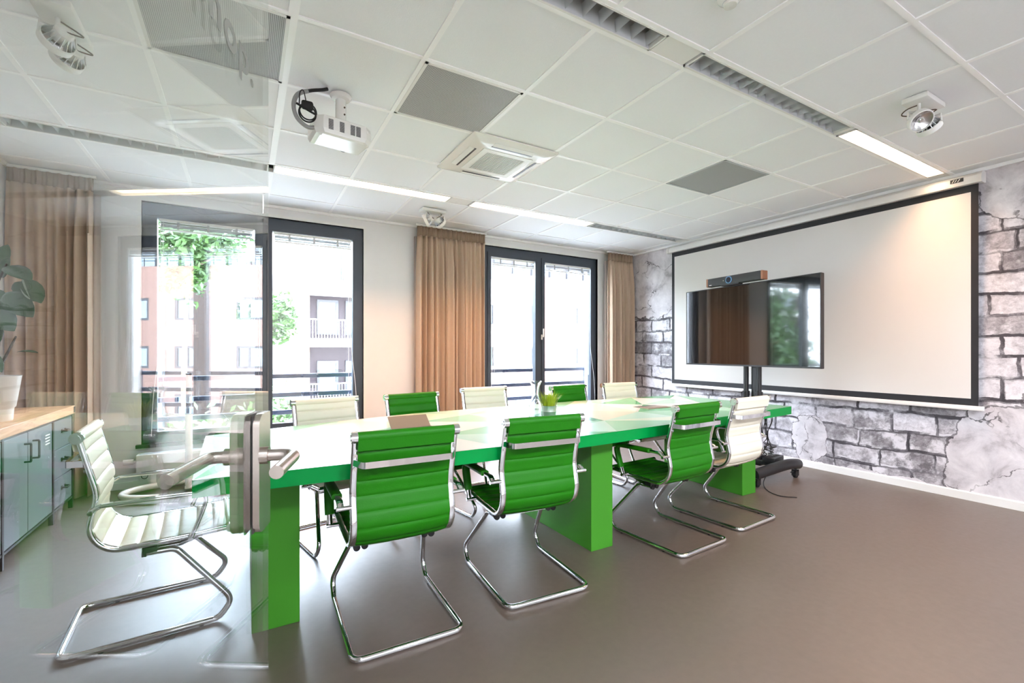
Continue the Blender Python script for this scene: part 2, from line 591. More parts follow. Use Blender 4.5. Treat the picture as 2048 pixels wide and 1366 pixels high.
def copy_tree(o, loc, rz, label, name=None):
    def cp(src, par):
        c = src.copy()
        COL.objects.link(c)
        c.parent = par
        for ch in src.children:
            cp(ch, c)
        return c
    c = cp(o, None)
    c.location = loc
    c.rotation_euler = (0, 0, rz)
    c['label'] = label
    return c

def fillet(pts, rad, seg=6):
    """polyline with rounded corners; rad is a number or one per inner point"""
    P = [Vector(p) for p in pts]
    out = [P[0]]
    for i in range(1, len(P) - 1):
        r = rad if not isinstance(rad, (list, tuple)) else rad[i - 1]
        a = (P[i - 1] - P[i])
        b = (P[i + 1] - P[i])
        la, lb = a.length, b.length
        a.normalize()
        b.normalize()
        ang = a.angle(b)
        if ang > PI - 0.02 or r <= 0:
            out.append(P[i])
            continue
        d = min(r / math.tan(ang / 2), la * 0.49, lb * 0.49)
        p0, p1 = P[i] + a * d, P[i] + b * d
        for k in range(seg + 1):
            t = k / seg
            out.append((1 - t) ** 2 * p0 + 2 * t * (1 - t) * P[i] + t * t * p1)
    out.append(P[-1])
    return [tuple(p) for p in out]

def spline(pts, n=8):
    """Catmull-Rom through points"""
    P = [Vector(p) for p in pts]
    Q = [P[0] * 2 - P[1]] + P + [P[-1] * 2 - P[-2]]
    out = []
    for i in range(1, len(Q) - 2):
        for k in range(n):
            t = k / n
            out.append(0.5 * ((2 * Q[i]) + (-Q[i - 1] + Q[i + 1]) * t + (2 * Q[i - 1] - 5 * Q[i] + 4 * Q[i + 1] - Q[i + 2]) * t * t + (-Q[i - 1] + 3 * Q[i] - 3 * Q[i + 1] + Q[i + 2]) * t ** 3))
    out.append(P[-1])
    return out

# ------------------------------------------------------------------ room shell
XW, YW, XL, ZC = 5.146, 5.258, -1.63, 2.6956
YB = -2.4                                   # end of the corridor behind the glass partition
W1 = (-0.805, 1.141)                        # the two windows, x range
W2 = (2.640, 4.511)
WZ0, WZ1 = 0.385, 2.580

structure(MB().box(XL - 0.2, XW + 0.2, YB - 0.2, YW + 0.3, -0.2, 0.0).build('floor', MAT['floor'], smooth=False), 'taupe linoleum floor with soft reflections')
structure(MB().box(XW, XW + 0.2, YB, YW + 0.3, 0, ZC + 0.12).build('wall_right', MAT['mural'], smooth=False), 'wall papered with a print of old whitewashed bricks')
structure(MB().box(XL - 0.2, XL, YB, YW + 0.3, 0, ZC + 0.12).build('wall_left', MAT['wall'], smooth=False))
wb = MB()
for a, b in ((XL, W1[0]), (W1[1], W2[0]), (W2[1], XW)):
    wb.box(a, b, YW, YW + 0.3, 0, ZC + 0.12)
for a, b in (W1, W2):
    wb.box(a, b, YW, YW + 0.3, 0, WZ0)
    wb.box(a, b, YW, YW + 0.3, WZ1, ZC + 0.12)
structure(wb.build('wall_back', MAT['wall'], smooth=False), 'white wall with two tall windows')
structure(MB().box(XL, XW, YB - 0.15, YB, 0, ZC + 0.12).build('wall_corridor', MAT['wall'], smooth=False))
wf = MB()
wf.box(XL, -0.30, 0.02, 0.12, 0, ZC)
structure(wf.build('wall_front', MAT['wall'], smooth=False))

# glass partition right of the doorway, behind the photographer
part = structure(thing('trim_glass_partition', 'frameless glass partition beside the doorway', 'partition'))
del part['category']
for i in range(4):
    x0 = 0.78 + i * 1.09
    MB().box(x0, x0 + 1.08, 0.055, 0.065, 0.03, ZC - 0.06).build('pane', MAT['pane'], part, smooth=False)
MB().box(0.76, XW, 0.03, 0.09, 0, 0.03).build('bottom_rail', MAT['alu_paint'], part, smooth=False)
MB().box(-0.30, XW, 0.03, 0.09, ZC - 0.06, ZC).build('top_rail', MAT['alu_paint'], part, smooth=False)

bb = MB()
bb.prism([(0, 0), (0.014, 0), (0.014, 0.062), (0.006, 0.07), (0, 0.07)], YB, YW)
bb.v = [(XW - p[0], p[2], p[1]) for p in bb.v]
structure(bb.build('baseboard_right', MAT['white'], smooth=False), 'white baseboard below the brick print wall')
structure(MB().box(XL, XW - 0.016, YW - 0.012, YW, 0, 0.06).build('baseboard_back', MAT['white'], smooth=False))
structure(MB().box(XL, XL + 0.012, 0.12, YW - 0.012, 0, 0.06).build('baseboard_left', MAT['white'], smooth=False))

# ------------------------------------------------------------------ suspended ceiling
ceil = structure(MB().box(XL - 0.2, XW + 0.2, YB - 0.2, YW + 0.3, ZC + 0.12, ZC + 0.2).build('ceiling', MAT['tile'], smooth=False), 'suspended ceiling of square white tiles')
gx = [0.184 + 0.6 * i for i in range(-3, 9)]
gx = [XL] + [x for x in gx if x > XL + 0.05] + [XW]
STRIPS = ((1.478, 1.628), (4.085, 4.275))
rows = [(-2.12 + 0.6 * i, -1.52 + 0.6 * i) for i in range(6)]
rows = [(YB, -2.12)] + rows + [(1.628, 2.229), (2.229, 2.829), (2.829, 3.429), (3.429, 4.085), (4.275, 4.90), (4.90, YW)]
VENTS = {(-1, 2.229): 'a', (1, 2.229): 'b', (5, 2.229): 'c'}
ACCELL = (2, 2.829)
tile_cache = {}
def put_tile(x0, x1, y0, y1):
    key = (round(x1 - x0, 2), round(y1 - y0, 2))
    if key not in tile_cache:
        w, h = x1 - x0 - 0.016, y1 - y0 - 0.016
        tile_cache[key] = MB().box(0, w, 0, h, 0, 0.015).mesh('ceiling_tile', MAT['tile'], False)
    inst('ceiling_tile', tile_cache[key], ceil, (x0 + 0.008, y0 + 0.008, ZC + 0.004 + random.uniform(0, 0.0015)))
for y0, y1 in rows:
    for i in range(len(gx) - 1):
        x0, x1 = gx[i], gx[i + 1]
        k = round((x0 - 0.184) / 0.6)
        if (k, y0) in VENTS or (k, y0) == ACCELL:
            continue
        put_tile(x0, x1, y0, y1)
# tee bars
ylines = sorted(set([r[0] for r in rows] + [r[1] for r in rows]))
for y in ylines[1:-1]:
    MB().box(XL, XW, y - 0.012, y + 0.012, ZC - 0.001, ZC + 0.03).build('tee_bar', MAT['tbar'], ceil, smooth=False)
for i, x in enumerate(gx[1:-1]):
    w = 0.020 if abs(x - 0.184) < 0.01 else 0.013
    for a, b in ((YB, STRIPS[0][0]), (STRIPS[0][1], STRIPS[1][0]), (STRIPS[1][1], YW)):
        MB().box(x - w, x + w, a, b, ZC - 0.0015, ZC + 0.028).build('tee_bar', MAT['tbar'], ceil, smooth=False)
structure(MB().box(XW - 0.022, XW, YB, YW, ZC - 0.022, ZC + 0.004).build('trim_1', MAT['tbar'], smooth=False), 'white wall angle along the brick print wall')
structure(MB().box(XL, XW, YW - 0.022, YW, ZC - 0.022, ZC + 0.004).build('trim_2', MAT['tbar'], smooth=False))
structure(MB().box(XL, XL + 0.022, YB, YW, ZC - 0.022, ZC + 0.004).build('trim_3', MAT['tbar'], smooth=False))

# vents: perforated metal tiles
for (k, y0), lab, mat in (((-1, 2.229), 'perforated grey vent tile at the top left, seen through the glass door', 'vent_light'),
                          ((1, 2.229), 'perforated grey vent tile touching the air conditioner corner', 'vent_light'),
                          ((5, 2.229), 'plain grey vent tile nearest the projection screen', 'vent_grey')):
    x0 = 0.184 + 0.6 * k
    v = thing('ceiling_vent', lab, 'vent', (x0 + 0.3, y0 + 0.3, ZC))
    m = 0.016
    fr = MB()
    fr.box(-0.29, 0.29, -0.29, -0.29 + m, -0.004, 0.012).box(-0.29, 0.29, 0.29 - m, 0.29, -0.004, 0.012)
    fr.box(-0.29, -0.29 + m, -0.29, 0.29, -0.004, 0.012).box(0.29 - m, 0.29, -0.29, 0.29, -0.004, 0.012)
    fr.build('vent_frame', MAT['alu_paint'] if mat == 'vent_grey' else MAT['white'], v, smooth=False)
    MB().box(-0.276, 0.276, -0.276, 0.276, 0.0, 0.008).build('perforated_panel', MAT[mat], v, smooth=False)

# ceiling strips: blank plates and lamps
blank = [(STRIPS[0], -1.63, 0.19), (STRIPS[0], 1.715, 1.955), (STRIPS[0], 3.46, 3.50), (STRIPS[0], 5.01, XW),
         (STRIPS[1], -1.63, -1.36), (STRIPS[1], 1.72, 1.95), (STRIPS[1], 5.03, XW)]
for (y0, y1), a, b in blank:
    MB().box(a + 0.004, b - 0.004, y0 + 0.010, y1 - 0.010, ZC + 0.003, ZC + 0.012).build('blank_plate', MAT['white'], ceil, smooth=False)

def strip_lamp(x0, x1, strip, label, lit, nl=18):
    y0, y1 = strip[0] + 0.012, strip[1] - 0.012
    t = thing('strip_lamp', label, 'ceiling lamp', ((x0 + x1) / 2, (y0 + y1) / 2, ZC), 0, 'recessed strip lamps in the ceiling')
    hx, hy = (x1 - x0) / 2 - 0.006, (y1 - y0) / 2
    rim = MB()
    rim.box(-hx, hx, -hy, -hy + 0.010, -0.003, 0.10).box(-hx, hx, hy - 0.010, hy, -0.003, 0.10)
    rim.box(-hx, -hx + 0.010, -hy, hy, -0.003, 0.10).box(hx - 0.010, hx, -hy, hy, -0.003, 0.10)
    rim.build('housing', MAT['white'], t, smooth=False)
    MB().box(-hx, hx, -hy, hy, 0.10, 0.108).build('top_plate', MAT['alu'], t, smooth=False)
    if lit:
        MB().box(-hx + 0.012, hx - 0.012, -hy + 0.012, hy - 0.012, 0.020, 0.026).build('diffuser', MAT['lamp_on'], t, smooth=False)
        ld = bpy.data.lights.new('lamp_light', 'AREA')
        ld.shape = 'RECTANGLE'
        ld.size = 2 * hx - 0.06
        ld.size_y = 2 * hy - 0.03
        ld.energy = LAMP_W * (0.5 if strip is STRIPS[0] else 1.0)
        ld.color = LAMP_WARM
        ld.spread = math.radians(112)
        lo = bpy.data.objects.new('lamp_light', ld)
        lo.location = (0, 0, 0.012)
        link(lo, t)
    else:
        me = MB()
        me.add([(0, -hy + 0.012, 0.004), (0, hy - 0.012, 0.004), (0.007, hy - 0.012, 0.062), (0.007, -hy + 0.012, 0.062), (-0.007, hy - 0.012, 0.062), (-0.007, -hy + 0.012, 0.062)],
               [(0, 1, 2, 3), (0, 5, 4, 1), (3, 2, 4, 5), (0, 3, 5), (1, 4, 2)])
        lm = me.mesh('louver', MAT['louver'], False)
        for i in range(nl):
            inst('louver', lm, t, (-hx + 0.03 + (2 * hx - 0.06) * i / (nl - 1), 0, 0))
        MB().cyl((-hx + 0.03, 0, 0.075), (hx - 0.03, 0, 0.075), 0.010, 10).build('fluorescent_tube', MAT['alu_paint'], t)
        sd = MB()
        for s in (-1, 1):
            sd.add([(-hx + 0.01, s * (hy - 0.011), 0.0), (hx - 0.01, s * (hy - 0.011), 0.0), (hx - 0.01, s * (hy - 0.013), 0.09), (-hx + 0.01, s * (hy - 0.013), 0.09)], [(0, 1, 2, 3)])
        sd.build('side_reflector', MAT['louver'], t, smooth=False)
    return t
strip_lamp(0.19, 1.715, STRIPS[0], 'unlit louvered strip lamp cut by the top edge of the photo', False, 16)
strip_lamp(1.955, 3.460, STRIPS[0], 'unlit louvered strip lamp ending at the brightest lit lamp', False, 18)
strip_lamp(3.50, 5.010, STRIPS[0], 'lit strip lamp right above the projection screen case', True)
strip_lamp(-1.36, 0.17, STRIPS[1], 'unlit louvered strip lamp behind the glass door', False, 20)
strip_lamp(0.195, 1.72, STRIPS[1], 'lit strip lamp beneath the projector, nearer the glass door', True)
strip_lamp(1.95, 3.485, STRIPS[1], 'lit strip lamp in front of the far window, next to an unlit one', True)
strip_lamp(3.495, 5.03, STRIPS[1], 'unlit louvered strip lamp ending at the far corner of the projection screen', False, 18)

# fill lamps added out of view in the corridor, to brighten the room
for i, x in enumerate((-0.6, 1.5, 3.6)):
    t = thing('added_fill_lamp', 'added unseen square fill lamp %s' % ('behind the doorway', 'behind the glass partition', 'at the far end of the corridor')[i], 'ceiling lamp', (x, -1.1, ZC), 0, 'added corridor fill lamps')
    fr = MB()
    fr.box(-0.30, 0.30, -0.30, -0.28, -0.012, 0.0).box(-0.30, 0.30, 0.28, 0.30, -0.012, 0.0).box(-0.30, -0.28, -0.28, 0.28, -0.012, 0.0).box(0.28, 0.30, -0.28, 0.28, -0.012, 0.0)
    fr.build('lamp_frame', MAT['white'], t, smooth=False)
    MB().box(-0.28, 0.28, -0.28, 0.28, -0.006, -0.002).build('diffuser', MAT['lamp_on'], t, smooth=False)
    ld = bpy.data.lights.new('lamp_light', 'AREA')
    ld.size = 0.55
    ld.energy = FILL_W
    ld.color = (0.87, 0.89, 1.0)
    lo = bpy.data.objects.new('lamp_light', ld)
    lo.location = (0, 0, -0.016)
    link(lo, t)

# ------------------------------------------------------------------ windows
def window(name, x0, x1, mull, label, handle):
    t = structure(thing(name, label, 'window'))
    del t['category']
    ya, yb = YW + 0.035, YW + 0.105
    fr = MB()
    w = 0.062
    fr.box(x0, x0 + w, ya, yb, WZ0, WZ1).box(x1 - w, x1, ya, yb, WZ0, WZ1)
    fr.box(x0 + w, x1 - w, ya, yb, WZ1 - 0.075, WZ1).box(x0 + w, x1 - w, ya, yb, WZ0, WZ0 + 0.05)
    fr.box(mull - 0.03, mull + 0.03, ya + 0.004, yb, WZ0 + 0.05, WZ1 - 0.075)
    fr.build('window_frame', MAT['anthracite'], t, smooth=False)
    for a, b in ((x0 + w, mull - 0.03), (mull + 0.03, x1 - w)):
        s = MB()
        z0, z1 = WZ0 + 0.05, WZ1 - 0.075
        k = 0.048
        yc = ya - 0.014
        s.box(a, a + k, yc, yb - 0.01, z0, z1).box(b - k, b, yc, yb - 0.01, z0, z1)
        s.box(a + k, b - k, yc, yb - 0.01, z1 - k - 0.01, z1).box(a + k, b - k, yc, yb - 0.01, z0, z0 + k)
        so = s.build('sash', MAT['anthracite'], t, smooth=False)
        MB().box(a + k - 0.004, b - k + 0.004, ya + 0.03, ya + 0.036, z0 + k - 0.004, z1 - k - 0.006).build('pane', MAT['pane'], so, smooth=False)
    if handle:
        h = MB()
        h.rbox(mull + 0.012, mull + 0.036, ya - 0.024, ya - 0.014, 1.38, 1.45, 0.003, 1)
        h.tube(fillet([(mull + 0.024, ya - 0.02, 1.42), (mull + 0.024, ya - 0.06, 1.42), (mull + 0.024, ya - 0.06, 1.53)], 0.012), 0.009, 8)
        h.build('window_handle', MAT['white_gloss'], t)
    MB().box(x0 - 0.035, x1 + 0.035, YW - 0.05, YW + 0.04, WZ0 - 0.03, WZ0).build('window_sill', MAT['black_metal'], t, smooth=False)
    lin = MB()
    lin.box(x0 - 0.03, x0, YW - 0.004, YW + 0.04, WZ0, WZ1 + 0.03).box(x1, x1 + 0.03, YW - 0.004, YW + 0.04, WZ0, WZ1 + 0.03).box(x0, x1, YW - 0.004, YW + 0.04, WZ1, WZ1 + 0.03)
    lin.build('reveal_lining', MAT['white'], t, smooth=False)
    return t
window('window_1', W1[0], W1[1], 0.165, 'tall double window behind the glass door', False)
window('window_2', W2[0], W2[1], 3.51, 'tall double window between two curtains', True)

def blind(x0, x1, label, cord_right=True):
    y = YW + 0.045
    t = thing('venetian_blind', label, 'blind', ((x0 + x1) / 2, y - 0.012, 2.425), 0, 'raised venetian blinds in the windows')
    h = (x1 - x0) / 2
    MB().rbox(-h, h, -0.012, 0.012, -0.006, 0.018, 0.003, 1).build('head_rail', MAT['white'], t)
    sl = MB().box(-h + 0.008, h - 0.008, -0.011, 0.011, -0.0012, 0.0012).mesh('blind_slat', MAT['alu_paint'], False)
    for i in range(9):
        inst('blind_slat', sl, t, (0, 0, -0.014 - i * 0.0062), (random.uniform(-0.2, 0.2), 0, 0))
    MB().rbox(-h + 0.006, h - 0.006, -0.012, 0.012, -0.085, -0.073, 0.003, 1).build('bottom_rail', MAT['white'], t)
    for q in (-0.62, 0.0, 0.62):
        MB().rbox(q * h - 0.010, q * h + 0.010, -0.0155, -0.0115, -0.07, 0.004, 0.001, 1).build('ladder_clip', MAT['alu_paint'], t)
    s = 1 if cord_right else -1
    MB().cyl((s * (h - 0.03), -0.016, 0), (s * (h - 0.03), -0.016, -1.55), 0.0022, 6).build('pull_cord', MAT['white'], t)
    MB().tube(spline([(s * (h - 0.012), -0.018, 0), (s * (h - 0.01), -0.02, -1.0), (s * (h + 0.035), -0.06, -1.6), (s * (h + 0.05), -0.065, -1.97)], 6), 0.0022, 6).build('pull_cord', MAT['white'], t)
blind(W1[0] + 0.125, 0.165 - 0.09, 'raised venetian blind of the left window sash, behind the glass door', False)
blind(0.165 + 0.09, W1[1] - 0.125, 'raised venetian blind just right of the glass door edge')
blind(W2[0] + 0.125, 3.51 - 0.09, 'raised venetian blind in the sash left of the window handle', False)
blind(3.51 + 0.09, W2[1] - 0.125, 'raised venetian blind in the sash right of the window handle')

# balcony rails outside
def balcony_rail(x0, x1, label):
    t = thing('balcony_railing', label, 'railing', ((x0 + x1) / 2, YW + 0.36, 0), 0, 'railings outside the windows')
    h = (x1 - x0) / 2
    for z in (0.95, 0.745, 0.555, 0.35):
        MB().rbox(-h, h, -0.02, 0.02, z - 0.024, z + 0.024, 0.004, 1).build('rail', MAT['rail'], t)
    for s in (-1, 1):
        MB().box(s * h - 0.02, s * h + 0.02, -0.05, 0.05, -0.2, 0.99).build('post', MAT['rail'], t, smooth=False)
balcony_rail(W1[0] - 0.08, W1[1] + 0.08, 'blue-grey railing of horizontal bars outside the window by the glass door')
balcony_rail(W2[0] - 0.08, W2[1] + 0.08, 'blue-grey railing of horizontal bars outside the window with the handle')

# ------------------------------------------------------------------ glass door
DN = Vector((math.cos(math.radians(-17)), math.sin(math.radians(-17)), 0))
DT = Vector((-DN.y, DN.x, 0))
DD = -0.26
# local axes: x along the door (hinge to free edge), y = away from the camera side, z up
door = structure(bpy.data.objects.new('door_1', None), 'open frameless glass door with steel lever handles')
door.location = DN * DD
door.rotation_euler = (0, 0, math.atan2(DT.y, DT.x))
link(door)
MB().rbox(0.10, 0.988, 0.0, 0.010, 0.012, 2.42, 0.0012, 1).build('door_pane', MAT['door_glass'], door, smooth=False)
def plate(y0, y1, name='lock_plate'):
    poly = []
    s0, s1, z0, z1 = 0.884, 0.952, 0.902, 1.112
    r = 0.022
    for cx_, cz_, a0 in ((s1 - 0.003, z0 + 0.003, -90), (s1 - 0.003, z1 - 0.003, 0), (s0 + r, z1 - r, 90), (s0 + r, z0 + r, 180)):
        rr = r if cx_ < 0.93 else 0.003
        for i in range(6):
            a = math.radians(a0 + 18 * i)
            poly.append((cx_ + rr * math.cos(a), cz_ + rr * math.sin(a)))
    m = MB().prism(poly, y0, y1)
    m.v = [(p[0], p[2], p[1]) for p in m.v]
    return m.build(name, MAT['steel'], door)
plate(-0.0125, -0.002)
plate(0.0125, 0.034)
MB().box(0.886, 0.95, -0.002, 0.0, 0.904, 1.11).box(0.886, 0.95, 0.010, 0.0125, 0.904, 1.11).build('gasket', MAT['gasket'], door, smooth=False)
def lever(sgn, y0, yb, s_end):
    m = MB()
    z = 1.040
    m.tube(fillet([(0.893, y0, z), (0.893, yb, z), (s_end, yb, z)], 0.024, 8), 0.0105, 16)
    return m.build('lever', MAT['steel'], door)
lever(-1, -0.0125, -0.070, 0.763)
lever(1, 0.034, 0.068, 0.742)
MB().cyl((0.893, -0.0125, 1.04), (0.893, -0.026, 1.04), 0.0150, 18).build('lever_rose', MAT['steel'], door)
MB().cyl((0.893, 0.034, 1.04), (0.893, 0.044, 1.04), 0.0150, 18).build('lever_rose', MAT['steel'], door)
# lettering on the glass
tcu = bpy.data.curves.new('lettering', 'FONT')
tcu.body = 'shop.'
tcu.size = 0.084
tcu.offset = 0.0016
tcu.space_character = 1.12
tmp = bpy.data.objects.new('lettering_tmp', tcu)
COL.objects.link(tmp)
bpy.context.view_layer.update()
dg = bpy.context.evaluated_depsgraph_get()
tm = bpy.data.meshes.new_from_object(tmp.evaluated_get(dg))
bpy.data.objects.remove(tmp)
tm.materials.clear()
tm.materials.append(MAT['film'])
tw = max(v.co.x for v in tm.vertices)
for v in tm.vertices:
    x, y = v.co.x * 0.236 / tw, v.co.y
    v.co = (0.657 + x, -0.0006, 1.687 + y)
tm.name = 'lettering'
link(bpy.data.objects.new('lettering', tm), door)

# ------------------------------------------------------------------ conference table
tab = thing('conference_table', 'long green conference table with a boat-shaped top printed with pastel triangles', 'table')
NEAR = [(-0.168, 2.050), (0.40, 2.020), (1.10, 2.010), (1.90, 2.040), (2.70, 2.090), (3.40, 2.145), (4.053, 2.214)]
FAR = [(3.99, 3.40), (3.40, 3.445), (2.70, 3.470), (1.90, 3.455), (1.10, 3.400), (0.55, 3.285), (-0.19, 3.09)]
ZT = 0.75
poly = NEAR + FAR
tb = MB().prism(poly, ZT - 0.066, ZT - 0.0015)
tb.build('table_apron', MAT['table_green'], tab, smooth=False)
# triangle print: jittered interior points, fan-free triangulation
inner = [(0.35, 2.62), (0.95, 2.45), (1.02, 2.98), (1.55, 2.68), (2.12, 2.40), (2.18, 3.02), (2.66, 2.62), (3.05, 2.95), (3.22, 2.48), (3.62, 2.80), (3.66, 3.18), (0.10, 2.35), (0.05, 2.85), (1.45, 3.15), (1.50, 2.25), (2.75, 3.20), (2.70, 2.30)]
bm = bmesh.new()
ring = [bm.verts.new((x, y, ZT)) for x, y in poly]
edges = [bm.edges.new((ring[i], ring[(i + 1) % len(ring)])) for i in range(len(ring))]
from mathutils.geometry import delaunay_2d_cdt
vin = [Vector(p) for p in poly] + [Vector(p) for p in inner]
ein = [(i, (i + 1) % len(poly)) for i in range(len(poly))]
vo_, eo_, fo_, *_r = delaunay_2d_cdt(vin, ein, [], 1, 1e-4)
bm.free()
top = MB()
top.v = [(v.x, v.y, ZT) for v in vo_] + [(v.x, v.y, ZT - 0.0015) for v in vo_]
rt = random.Random(21)
wts = [5, 5, 4, 4, 4, 1.6, 0.6]
last = -1
for f in fo_:
    cx_ = sum(vo_[i].x for i in f) / len(f)
    c = rt.choices(range(7), wts)[0]
    if c == last:
        c = (c + 2) % 5
    last = c
    top.f.append(tuple(f))
    top.mi.append(c)
top.build('table_top', TOPM, tab, smooth=False)
for x0, y0, w in ((0.025, 2.285, 0.19), (1.826, 2.185, 0.172), (3.637, 2.39, 0.185)):
    MB().rbox(x0, x0 + w, y0, y0 + 0.84, 0.0, ZT - 0.066, 0.002, 1).build('table_leg', MAT['leg_green'], tab, smooth=False)
# power boxes in the top
fl = thing('power_box', 'open taupe cable flap standing up from the table behind the nearest green chair', 'power socket', (0.89, 2.72, ZT), 0.0)
MB().box(-0.13, 0.13, -0.06, 0.06, 0.0002, 0.003).build('socket_frame', MAT['black'], fl, smooth=False)
lid = MB().rbox(-0.125, 0.125, 0, 0.005, 0, 0.11, 0.0015, 1).build('lid', MAT['plug'], fl, smooth=False)
lid.location = (0, 0.05, 0.003)
lid.rotation_euler = (-0.95, 0, 0)
fl2 = thing('power_box', 'closed taupe cable flap flush with the table near the screen end', 'power socket', (2.97, 2.77, ZT), 0.0)
MB().box(-0.13, 0.13, -0.085, 0.085, 0.0002, 0.003).build('socket_frame', MAT['plug'], fl2, smooth=False)
MB().rbox(-0.12, 0.12, -0.075, 0.04, 0.003, 0.006, 0.001, 1).build('lid', MAT['plug'], fl2, smooth=False)
MB().box(-0.12, 0.12, 0.045, 0.08, 0.003, 0.0045).build('cable_slot', MAT['black'], fl2, smooth=False)

# ------------------------------------------------------------------ chairs
PROF = [(-0.232, 0.880), (-0.221, 0.835), (-0.201, 0.755), (-0.177, 0.655), (-0.180, 0.598), (-0.193, 0.540), (-0.196, 0.505), (-0.186, 0.465), (-0.162, 0.430), (-0.125, 0.406), (-0.085, 0.400), (0.014, 0.401), (0.134, 0.403), (0.220, 0.409), (0.292, 0.413)]
PS = [(p.x, p.y) for p in spline([Vector((a, b)) for a, b in PROF], 5)]
def arc_len(P):
    L = [0.0]
    for i in range(1, len(P)):
        L.append(L[-1] + math.hypot(P[i][0] - P[i - 1][0], P[i][1] - P[i - 1][1]))
    return L
def resample(P, n):
    L = arc_len(P)
    out = []
    j = 0
    for i in range(n):
        s = L[-1] * i / (n - 1)
        while j < len(L) - 2 and L[j + 1] < s:
            j += 1
        t = (s - L[j]) / max(1e-9, L[j + 1] - L[j])
        out.append((P[j][0] + (P[j + 1][0] - P[j][0]) * t, P[j][1] + (P[j + 1][1] - P[j][1]) * t))
    return out
RIBS = 14
SL = resample(PS, RIBS * 10 + 1)

def sling(i0, i1, hw):
    m = MB()
    vs, fs = [], []
    xs = [-hw, -hw * 0.8, -hw * 0.3, hw * 0.3, hw * 0.8, hw]
    pts = []
    for i in range(i0, i1 + 1):
        a, b = SL[max(i - 1, 0)], SL[min(i + 1, len(SL) - 1)]
        t = Vector((b[0] - a[0], b[1] - a[1])).normalized()
        nm = Vector((-t.y, t.x))          # towards the sitter
        ph = (i % 10) / 10.0
        h = 0.0125 + 0.0012 * math.sin(PI * ph) - 0.0060 * math.exp(-(min(ph, 1 - ph) / 0.09) ** 2)
        pts.append((SL[i], nm, h))
    for (p, nm, h) in pts:
        for x in xs:
            sag = -0.006 * (1 - (x / hw) ** 2)
            e = 0.75 if abs(x) > hw * 0.9 else 1.0
            vs.append((x, p[0] + nm.x * (h * e + sag), p[1] + nm.y * (h * e + sag)))
        for x in reversed(xs):
            sag = -0.006 * (1 - (x / hw) ** 2)
            e = 0.75 if abs(x) > hw * 0.9 else 1.0
            vs.append((x, p[0] - nm.x * (h * 0.8 * e - sag), p[1] - nm.y * (h * 0.8 * e - sag)))
    k = len(xs) * 2
    for i in range(len(pts) - 1):
        for j in range(k):
            fs.append((i * k + j, i * k + (j + 1) % k, (i + 1) * k + (j + 1) % k, (i + 1) * k + j))
    fs.append(tuple(range(k)))
    fs.append(tuple(reversed(range((len(pts) - 1) * k, len(pts) * k))))
    return m.add(vs, fs)

